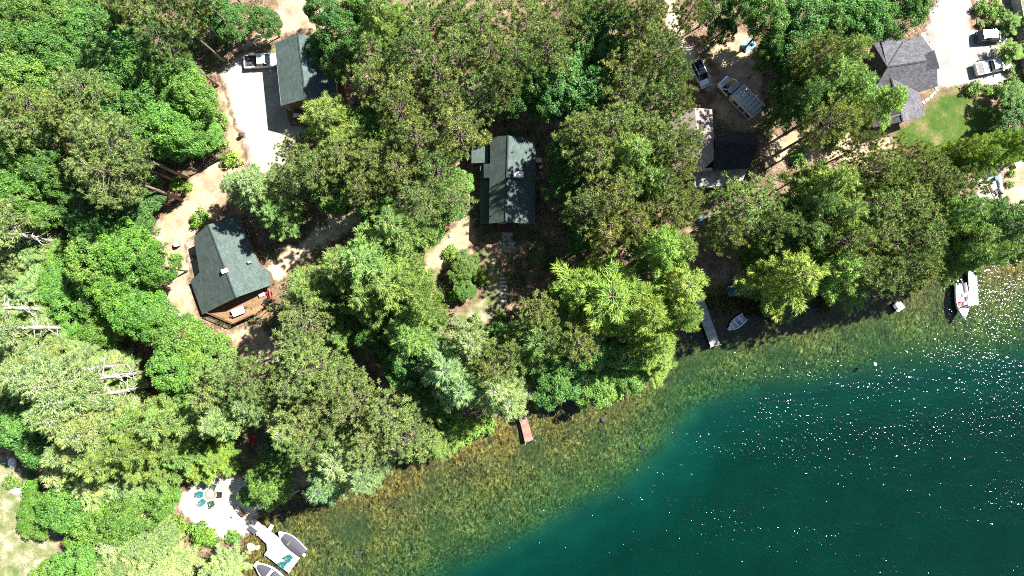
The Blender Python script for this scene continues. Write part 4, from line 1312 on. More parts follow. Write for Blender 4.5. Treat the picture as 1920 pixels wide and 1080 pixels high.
# stone wall of the patio
e = empty('stone_wall', on_ground(1873, 350), 0, 'low dry stone wall along the lake-house patio of pale sand', 'wall')
for k in range(17):
    t = k / 16
    u = 1866 + 14 * t ** .8; v = 312 + 74 * t
    p = on_ground(u, v)
    bm_ = MB()
    r = random.Random(k)
    bm_.box((p[0], p[1], p[2] + .18), (r.uniform(.5, .75), r.uniform(.45, .6), r.uniform(.4, .55)), r.uniform(0, 3))
    bm_.build('stone', MAT['stone'], e, True, bevel=.09)
e = bench(on_ground(1853, 354), heading((1850, 348), (1857, 361)), MAT['wood_dark'], 'dark bench on the pale sand patio inside the stone wall', 1.3)
rail_chair('garden_chair', on_ground(1867, 360), 2.2, MAT['black'], 'black chair on the sand patio next to the dark bench')
rail_chair('garden_chair', on_ground(1843, 328), -.6, MAT['steel'], 'grey chair at the upper corner of the sand patio')
e = empty('beach_lounger', on_ground(1870, 333), .4, 'bright blue lounger on the sand patio against the stone wall', 'lounger')
MB().box((0, 0, .3), (1.1, .6, .08)).build('seat', MAT['cyan'], e)
MB().bar((-.5, 0, .33), (-.85, 0, .7), .6, .06).build('backrest', MAT['cyan'], e)
for sx in (-.45, .45):
    for sy in (-.25, .25): MB().box((sx, sy, .13), (.04, .04, .27)).build('leg', MAT['steel'], e)
table('garden_table', on_ground(1904, 310), .5, MAT['trim_white'], 'white garden table beyond the stone wall near the right edge', 1.2, .8)
# fence on the far side of the wide drive
f0, f1 = on_ground(1891, -25), on_ground(1926, 175)
e = empty('fence', ((f0[0] + f1[0]) / 2, (f0[1] + f1[1]) / 2, f0[2]), 0, 'tall board fence throwing a broad shadow beside the wide drive', 'fence')
fd = Vector(f1) - Vector(f0); fl = fd.length; fd.normalize()
for k in range(9):
    p = Vector(f0) + fd * (fl * k / 8)
    MB().box((p.x, p.y, p.z + .95), (.14, .14, 2.2)).build('post', MAT['wood_grey'], e, True)
    if k < 8:
        q = Vector(f0) + fd * (fl * (k + 1) / 8)
        pn_ = MB()
        n_ = int((q - p).length / .15)
        for i in range(n_):
            c = p + (q - p) * ((i + .5) / n_)
            pn_.box((c.x, c.y, c.z + .95), (.03, .14, 1.85), math.atan2(fd.y, fd.x) + math.pi / 2)
        pn_.build('boards', MAT['wood_grey'], e, True, kind='stuff')
        MB().bar(p + Vector((0, 0, 1.9)), q + Vector((0, 0, 1.9)), .1, .05).build('top_rail', MAT['wood_grey'], e, True)
# stone path and steps in front of the middle cabin
def pave(name, label, spots, mat, size, cat):
    c = on_ground(*spots[0])
    e = empty(name, c, 0, label, cat)
    r = random.Random(name)
    for (u, v) in spots:
        p = on_ground(u, v)
        b = MB().box((p[0], p[1], p[2] + .03), (size * r.uniform(.85, 1.1), size * r.uniform(.8, 1.0), .1), r.uniform(-.3, .3))
        b.build('paver', mat, e, True, bevel=.02)
    return e
sp = [(905 + 9 * k, 458 + 10 * math.sin(k / 4 * 1.57)) for k in range(5)] + [(958 + 8 * k, 470 - 14 * (k / 4) ** 1.3) for k in range(5)]
pave('paver_walk', 'curved reddish paver walk in front of the middle cabin', sp, MAT['brick_red'], .75, 'path')
sp = [(938 + 8 * i, 456 + 7 * j) for i in range(4) for j in range(3)]
pave('stone_landing', 'grey stone landing at the foot of the middle cabin steps', sp, MAT['stone'], .6, 'path')
e = empty('garden_steps', on_ground(945, 535), 0, 'pale wooden garden steps below the middle cabin leading to the lake', 'steps')
for k in range(7):
    p = on_ground(944, 522 + 7 * k)
    MB().box((p[0], p[1], p[2] + .06), (1.1, .26, .14)).build('step', MAT['wood_white'], e, True)
rail_chair('lawn_chair', on_ground(984, 496), 1.2, MAT['wood_red'], 'red-brown chair in the shade below the middle cabin', None)
rail_chair('lawn_chair', on_ground(992, 500), 1.9, MAT['wood_dark'], 'dark chair in the shade next to the red-brown one below the middle cabin', None)
# odd things lying about
e = empty('charcoal_grill', on_ground(455, 256), .5, 'black kettle grill standing on the gravel drive edge', 'grill')
MB().loft([[(r_ * math.cos(a), r_ * math.sin(a), z) for a in [k * math.pi / 6 for k in range(12)]] for r_, z in ((.12, .6), (.28, .68), (.34, .85), (.3, 1.0), (.14, 1.1))]).build('kettle', MAT['black'], e)
for k in range(3):
    a = k * 2.09
    MB().bar((math.cos(a) * .18, math.sin(a) * .18, .68), (math.cos(a) * .36, math.sin(a) * .36, 0), .04).build('leg', MAT['steel'], e)
MB().box((.5, 0, .85), (.45, .4, .03)).build('side_shelf', MAT['wood_dark'], e)
e = empty('garbage_bin', on_ground(336, 459), .2, 'pale green bin standing on the earth beside the flared cabin', 'bin')
MB().loft([[(-.25, -.25, 0), (.25, -.25, 0), (.25, .25, 0), (-.25, .25, 0)], [(-.32, -.32, .95), (.32, -.32, .95), (.32, .32, .95), (-.32, .32, .95)]]).build('bin_body', MAT['green_plastic'], e)
MB().box((0, 0, 1.0), (.72, .72, .08)).build('lid', MAT['trim_white'], e, bevel=.02)
e = empty('camp_tent', on_ground(1402, 86), .6, 'small blue and white tent under the trees above the camper truck', 'tent')
MB().loft([[(-1, -.8, 0), (1, -.8, 0), (1, .8, 0), (-1, .8, 0)], [(-.7, -.04, 1.1), (.7, -.04, 1.1), (.7, .04, 1.1), (-.7, .04, 1.1)]]).build('fly_sheet', plain('pale_blue_fabric', (.25, .42, .62), .7, 0, .4, 2), e)
MB().loft([[(1.02, -.5, 0), (1.25, -.5, 0), (1.25, .5, 0), (1.02, .5, 0)], [(.75, -.03, .95), (.8, -.03, .95), (.8, .03, .95), (.75, .03, .95)]]).build('door_flap', MAT['trim_white'], e)
p = px(1312, 412, 1.2)
for (u, v, lb) in ((1313, 413, 'blue barrel nearer the tan-roofed house, of two under the pines'), (1327, 410, 'blue barrel farther into the shade, of two under the pines')):
    e = empty('water_barrel', on_ground(u, v), 0, lb, 'barrel', 'blue barrels')
    MB().loft([[(r_ * math.cos(a), r_ * math.sin(a), z) for a in [k * math.pi / 6 for k in range(12)]] for r_, z in ((.27, 0), (.31, .15), (.31, .75), (.27, .9))]).build('drum', MAT['cyan'], e)
    MB().tube([(0, 0, .9), (0, 0, .94)], .22, 12).build('lid', MAT['blue'], e)
e = empty('sparkle_buoy', px(1640, 683, 0.0), 0, 'round white buoy standing in for a sun sparkle off the swim raft', 'buoy')  # buoy added in place of a white sparkle on the water
MB().loft([[(r_ * math.cos(a), r_ * math.sin(a), z) for a in [k * math.pi / 6 for k in range(12)]] for r_, z in ((.1, -.2), (.26, -.08), (.3, .1), (.22, .27), (.06, .34))]).build('float', MAT['trim_white'], e, shade=True)
MB().tube([(0, 0, .33), (0, 0, .45)], .04, 6).build('ring', MAT['blue'], e)
# a leaning dead trunk by the beach and logs on the shore
def log(name, a, b, r, label, z=.1, mat='bark_grey'):
    p, q = on_ground(*a), on_ground(*b)
    e = MB().tube([(p[0], p[1], p[2] + z + r), ((p[0] + q[0]) / 2, (p[1] + q[1]) / 2, (p[2] + q[2]) / 2 + z + r + .05), (q[0], q[1], q[2] + z + r)], [r, r * .8, r * .5], 7).build(name, MAT[mat])
    return tag(e, label, 'log')
log('fallen_log', (540, 930), (562, 918), .2, 'grey fallen log in the shadow by the shore right of the beach')
log('fallen_log', (1608, 548), (1630, 556), .16, 'bleached log at the dark shoreline behind the swim raft')
# ---------------------------------------------------------------- trees
def unit(a):
    return a / np.maximum(np.linalg.norm(a, axis=-1, keepdims=True), 1e-9)

def leaf_quads(C, Nrm, length, width, g, along=None):
    """rhombic leaves: centres C, normals Nrm, arrays of lengths and widths"""
    n = len(C)
    a = g.normal(size=(n, 3)) if along is None else along
    t = unit(a - (a * Nrm).sum(1, keepdims=True) * Nrm)
    s = np.cross(Nrm, t)
    L = np.asarray(length)[:, None] * 0.5; W = np.asarray(width)[:, None] * 0.5
    V = np.stack([C - t * L, C + s * W, C + t * L, C - s * W], 1).reshape(-1, 3)
    return V, np.arange(4 * n).reshape(n, 4)

def blades(C, D, length, width, g):
    """needle sprays: slim triangles from C along D"""
    n = len(C)
    s = unit(np.cross(D, g.normal(size=(n, 3))))
    L = np.asarray(length)[:, None]; W = np.asarray(width)[:, None] * 0.5
    V = np.stack([C - s * W, C + s * W, C + D * L], 1).reshape(-1, 3)
    return V, np.arange(3 * n).reshape(n, 3)

def broadleaf(seed, H=14.0, R=4.6, nclump=125, per=135, leaf=0.26):
    g = np.random.default_rng(seed)
    lobes = unit(g.normal(size=(9, 3)) * (1, 1, 0.6))
    amp = g.uniform(-0.28, 0.3, 9)
    d = unit(g.normal(size=(nclump, 3)) * (1, 1, 0.9) + (0, 0, 0.42))
    k = 1 + (np.maximum(d @ lobes.T, 0) ** 4 * amp).sum(1)
    rad = g.uniform(0.55, 1.0, nclump) ** 0.5 * k
    cz = H - R * 0.95
    C = d * rad[:, None] * (R * 0.86, R * 0.86, R * 0.82) + (0, 0, cz)
    cr = g.uniform(0.6, 1.2, nclump) * R / 4.6
    cnt = (per * (cr / 0.9) ** 2).astype(int)
    idx = np.repeat(np.arange(nclump), cnt)
    out = unit(C - (0, 0, cz - 1.5))
    ld = unit(g.normal(size=(len(idx), 3)) + out[idx] * 0.9 + (0, 0, 0.35))
    pos = C[idx] + ld * (cr[idx] * g.uniform(0.55, 1.05, len(idx)))[:, None] * (1, 1, 0.75)
    nr = unit(ld * 0.8 + g.normal(size=ld.shape) * 0.55 + (0, 0, 0.45))
    ln = g.uniform(0.75, 1.3, len(idx)) * leaf
    V, Fc = leaf_quads(pos, nr, ln, ln * g.uniform(0.55, 0.8, len(idx)), g)
    crown = mesh_arrays('leaf_crown', V, Fc, MAT['leaf'])
    t = MB()
    t.tube([(0, 0, -0.3), (0.05, 0, H * 0.2), (-0.08, 0.1, H * 0.45), (0.1, 0.0, H * 0.7)], [0.3, 0.22, 0.17, 0.07], 7)
    for i in g.choice(nclump, 14, replace=False):
        z0 = g.uniform(0.28, 0.55) * H
        c = C[i]
        t.tube([(0, 0, z0), (c[0] * 0.5, c[1] * 0.5, z0 + (c[2] - z0) * 0.55), tuple(c)], [0.1, 0.065, 0.02], 4)
    return crown, t

def red_pine(seed, H=22.0, R=3.9, nb=66, tufts=7, needles=38, base=0.5, size=0.48):
    g = np.random.default_rng(seed)
    t = MB()
    bend = g.uniform(-0.35, 0.35, 2)
    t.tube([(0, 0, -0.3), (bend[0] * 0.4, bend[1] * 0.4, H * 0.3), (bend[0], bend[1], H * 0.65), (bend[0] * 0.6, bend[1] * 0.6, H * 0.97)], [0.27, 0.22, 0.15, 0.03], 7)
    CC, DD, SS = [], [], []
    for i in range(nb):
        f = (i + g.uniform(0, 1)) / nb
        z = H * (base + (0.97 - base) * f)
        prof = (1 - ((f - 0.35) / 0.75) ** 2) if f > 0.35 else 0.62 + 0.38 * f / 0.35
        L = max(0.5, R * prof * g.uniform(0.6, 1.12))
        az = i * 2.39996 + g.uniform(-0.5, 0.5)
        rise = g.uniform(-0.05, 0.3) + 0.55 * f * f
        h = np.array((math.cos(az), math.sin(az)))
        o = np.array((*(bend * min(1, f + 0.3)), z))
        tip = o + np.array((*(h * L), L * rise))
        mid = o + np.array((*(h * L * 0.55), L * rise * 0.35))
        t.tube([tuple(o), tuple(mid), tuple(tip)], [0.055, 0.038, 0.015], 3, False)
        k = max(3, int(tufts * L / R))
        s = g.uniform(0.4, 1.05, k) ** 0.7
        P = o + (tip - o) * s[:, None] + g.normal(size=(k, 3)) * (0.36, 0.36, 0.18) * (0.55 + 0.6 * s[:, None])
        CC.append(P); DD.append(np.tile(np.array((*h, 0.7)), (k, 1))); SS.append(g.uniform(0.75, 1.25, k))
        if f < 0.25 and g.random() < 0.5:                       # bare dead limbs below the crown
            zz = H * g.uniform(base - 0.16, base); aa = g.uniform(0, 6.28); LL = g.uniform(0.8, 2.2)
            t.tube([(bend[0] * 0.6, bend[1] * 0.6, zz), (math.cos(aa) * LL, math.sin(aa) * LL, zz + g.uniform(-0.3, 0.4))], [0.035, 0.012], 3, False)
    CC = np.vstack(CC); DD = unit(np.vstack(DD)); SS = np.concatenate(SS)
    idx = np.repeat(np.arange(len(CC)), needles)
    D = unit(g.normal(size=(len(idx), 3)) + DD[idx] * 0.75)
    V, Fc = blades(CC[idx] + D * 0.05, D, g.uniform(0.7, 1.15, len(idx)) * size * SS[idx], g.uniform(0.075, 0.12, len(idx)), g)
    return mesh_arrays('needle_crown', V, Fc, MAT['needle']), t

def white_pine(seed, H=24.0, R=4.2, base=0.34, dens=78, flat=0.11, dead=10):
    g = np.random.default_rng(seed)
    t = MB()
    t.tube([(0, 0, -0.3), (0.1, 0.05, H * 0.35), (-0.08, 0.1, H * 0.7), (0, 0, H * 0.99)], [0.3 if dead < 20 else 0.46, 0.24 if dead < 20 else 0.38, 0.14 if dead < 20 else 0.24, 0.02], 7)
    CC, DD = [], []
    z = H * base
    w = 0
    while z < H * 0.985:
        f = (z / H - base) / (1 - base)
        nb = 5 if f < 0.85 else 4
        for k in range(nb):
            L = R * (0.72 + 0.28 * f / 0.2 if f < 0.2 else (1 - (f - 0.2) / 0.8) ** 0.72) * g.uniform(0.5, 1.2) + 0.25
            az = w * 1.1 + k * 2 * math.pi / nb + g.uniform(-0.3, 0.3)
            h = np.array((math.cos(az), math.sin(az), 0.0)); s = np.array((-h[1], h[0], 0.0))
            rise = -0.06 + 0.5 * f + g.uniform(-0.08, 0.08)
            o = np.array((0, 0, z))
            n = max(8, int(dens * (L / R) ** 1.3))
            u = g.uniform(0.22, 1.0, n) ** 0.8
            half = 0.17 * L * np.sin(np.pi * np.clip(u, 0, 1) ** 0.75 * 0.93) + 0.06
            side = g.uniform(-1, 1, n)
            curve = 0.12 * L * u ** 2
            P = o + h * (u * L)[:, None] + s * (side * half)[:, None] + np.array((0, 0, 1)) * (u * L * rise + curve + g.normal(size=n) * flat)[:, None]
            d = h + s * (side * 0.9)[:, None] + np.array((0, 0, 0.35))
            CC.append(P); DD.append(unit(d + g.normal(size=d.shape) * 0.2))
            tip = o + h * L + np.array((0, 0, L * rise + 0.12 * L))
            t.tube([tuple(o), tuple(o + h * L * 0.5 + np.array((0, 0, L * rise * 0.45))), tuple(tip)], [0.045, 0.03, 0.01], 3, False)
        z += g.uniform(0.8, 1.2) * (1 - 0.35 * f)
        w += 1
    for k in range(dead):                                        # dead lower limbs
        zz = H * g.uniform(base - (0.2 if dead < 20 else 0.42), base + (0 if dead < 20 else 0.15)); aa = g.uniform(0, 6.28); LL = g.uniform(1, 2.6)
        t.tube([(0, 0, zz), (math.cos(aa) * LL * 0.6, math.sin(aa) * LL * 0.6, zz + 0.1), (math.cos(aa) * LL, math.sin(aa) * LL, zz + g.uniform(-0.5, 0.3))], [0.055 if dead < 20 else 0.1, 0.035 if dead < 20 else 0.06, 0.015], 3, False)
    CC = np.vstack(CC); DD = np.vstack(DD)
    idx = np.repeat(np.arange(len(CC)), 6)
    D = unit(DD[idx] + g.normal(size=(len(idx), 3)) * 0.38)
    V, Fc = blades(CC[idx] + g.normal(size=(len(idx), 3)) * 0.07, D, g.uniform(0.3, 0.6, len(idx)), g.uniform(0.07, 0.115, len(idx)), g)
    return mesh_arrays('plume_crown', V, Fc, MAT['needle']), t

def bush(seed, R=1.0, n=900, leaf=0.17):
    g = np.random.default_rng(seed)
    nc = 22
    d = unit(g.normal(size=(nc, 3)) + (0, 0, 0.6)); d[:, 2] = np.abs(d[:, 2])
    C = d * g.uniform(0.35, 0.8, nc)[:, None] * R + (0, 0, 0.35 * R)
    idx = g.integers(0, nc, n)
    ld = unit(g.normal(size=(n, 3)) + d[idx] * 0.6 + (0, 0, 0.3))
    pos = C[idx] + ld * g.uniform(0.15, 0.36, n)[:, None] * R
    nr = unit(ld + g.normal(size=(n, 3)) * 0.5 + (0, 0, 0.4))
    ln = g.uniform(0.7, 1.3, n) * leaf
    V, Fc = leaf_quads(pos, nr, ln, ln * 0.65, g)
    t = MB()
    for k in range(6):
        t.tube([(0, 0, -0.1), tuple(C[k] * 0.5), tuple(C[k])], [0.035, 0.025, 0.01], 4, False)
    return mesh_arrays('bush_leaves', V, Fc, MAT['leaf']), t

PROTO = {}
def prepare(kind, makers, bark):
    L = []
    for mk in makers:
        crown, t = mk()
        me = bpy.data.meshes.new('trunk')
        me.from_pydata(t.v, [], t.f)
        me.polygons.foreach_set('use_smooth', np.ones(len(me.polygons), bool))
        me.materials.append(bark)
        L.append((crown, me))
    PROTO[kind] = L
prepare('D', [lambda s=s: broadleaf(s) for s in (11, 12, 13, 14, 15)], MAT['bark_oak'])
prepare('R', [lambda s=s: red_pine(s) for s in (21, 22, 23, 24, 25)], MAT['bark_pine'])
prepare('W', [lambda s=s: white_pine(s) for s in (31, 32, 33, 34)], MAT['bark_pine'])
prepare('G', [lambda s=s: white_pine(s, dens=70, flat=0.14) for s in (41, 42, 43)], MAT['bark_grey'])
prepare('T', [lambda s=s: white_pine(s, base=0.56, dens=50, flat=0.22, dead=46) for s in (61, 62)], MAT['bark_grey'])
prepare('S', [lambda s=s: bush(s) for s in (51, 52, 53)], MAT['bark_oak'])
NOM = {'D': (14.0, 4.9, 0.70), 'R': (22.0, 4.1, 0.80), 'W': (24.0, 4.1, 0.68), 'G': (24.0, 4.1, 0.68), 'T': (24.0, 4.1, 0.78), 'S': (1.25, 1.0, 0.6)}
WORD = {'D': 'broadleaf_tree', 'R': 'red_pine', 'W': 'white_pine', 'G': 'white_pine', 'T': 'white_pine', 'S': 'bush'}
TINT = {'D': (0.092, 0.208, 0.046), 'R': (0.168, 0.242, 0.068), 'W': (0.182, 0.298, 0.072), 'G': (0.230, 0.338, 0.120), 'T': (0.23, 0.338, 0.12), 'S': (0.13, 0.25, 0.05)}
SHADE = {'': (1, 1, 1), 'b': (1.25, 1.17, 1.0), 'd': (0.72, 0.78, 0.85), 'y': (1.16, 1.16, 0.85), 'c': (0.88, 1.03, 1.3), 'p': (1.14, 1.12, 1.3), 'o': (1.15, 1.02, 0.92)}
TREES = []
tr = random.Random(99)
def tree(u, v, r, kind, shade='', h=None, base=None, label=None):
    Hn, Rn, fc = NOM[kind]
    if h is None:
        h = {'D': tr.uniform(11.5, 15), 'R': tr.uniform(19.5, 23), 'W': tr.uniform(20, 24.5), 'G': tr.uniform(20, 24), 'T': 24, 'S': None}[kind] or max(0.8, r / 12.5 * 1.15)
    if base is not None:
        p = on_ground(*base)
    else:
        z = 1.2
        for _ in range(3):
            q = px(u, v, z + h * fc)
            z = gz(q[0], q[1])
        p = (q[0], q[1], z)
    if p[2] < 0.02:
        p = (p[0], p[1], 0.02)
    scale_px = F / (CAM[2] - p[2] - h * fc)
    R = r / scale_px * (1.12 if kind != 'S' else 1.05)
    e = empty(WORD[kind], p, tr.uniform(0, 6.28))
    e.scale = (R / Rn, R / Rn, h / Hn)
    crown, trunk = PROTO[kind][tr.randrange(len(PROTO[kind]))]
    link('trunk', trunk, e)
    c = link('crown', crown, e)
    j = [tr.uniform(0.88, 1.14) for _ in range(2)]
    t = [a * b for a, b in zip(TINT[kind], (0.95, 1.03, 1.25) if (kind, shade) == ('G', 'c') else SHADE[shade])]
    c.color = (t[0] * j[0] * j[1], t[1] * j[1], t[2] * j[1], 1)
    e['category'] = 'bush' if kind == 'S' else 'tree'
    TREES.append(dict(o=e, u=u, v=v, r=r, kind=kind, shade=shade, label=label))
    return e

# trees by their base where the photo shows the foot of the trunk
for b, r, k, s, h in (((340, 374), 58, 'R', 'p', 25), ((347, 332), 56, 'R', 'p', 25), ((412, 299), 48, 'D', 'b', 19), ((459, 78), 50, 'R', '', 25), ((366, 100), 46, 'R', 'p', 25),
                      ((478, 37), 46, 'R', '', 24), ((130, 457), 50, 'T', '', 25), ((147, 614), 52, 'T', 'p', 26), ((116, 580), 46, 'T', 'p', 25), ((247, 681), 48, 'T', 'p', 26),
                      ((278, 696), 48, 'T', 'p', 26), ((281, 749), 46, 'T', '', 24), ((860, 400), 36, 'R', 'p', 16), ((332, 340), 40, 'R', '', 22), ((286, 722), 44, 'T', 'p', 25)):
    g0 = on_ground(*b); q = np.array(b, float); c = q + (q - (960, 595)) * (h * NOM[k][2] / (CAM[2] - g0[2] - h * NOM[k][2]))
    tree(float(c[0]), float(c[1]), r, k, s, h, base=b)
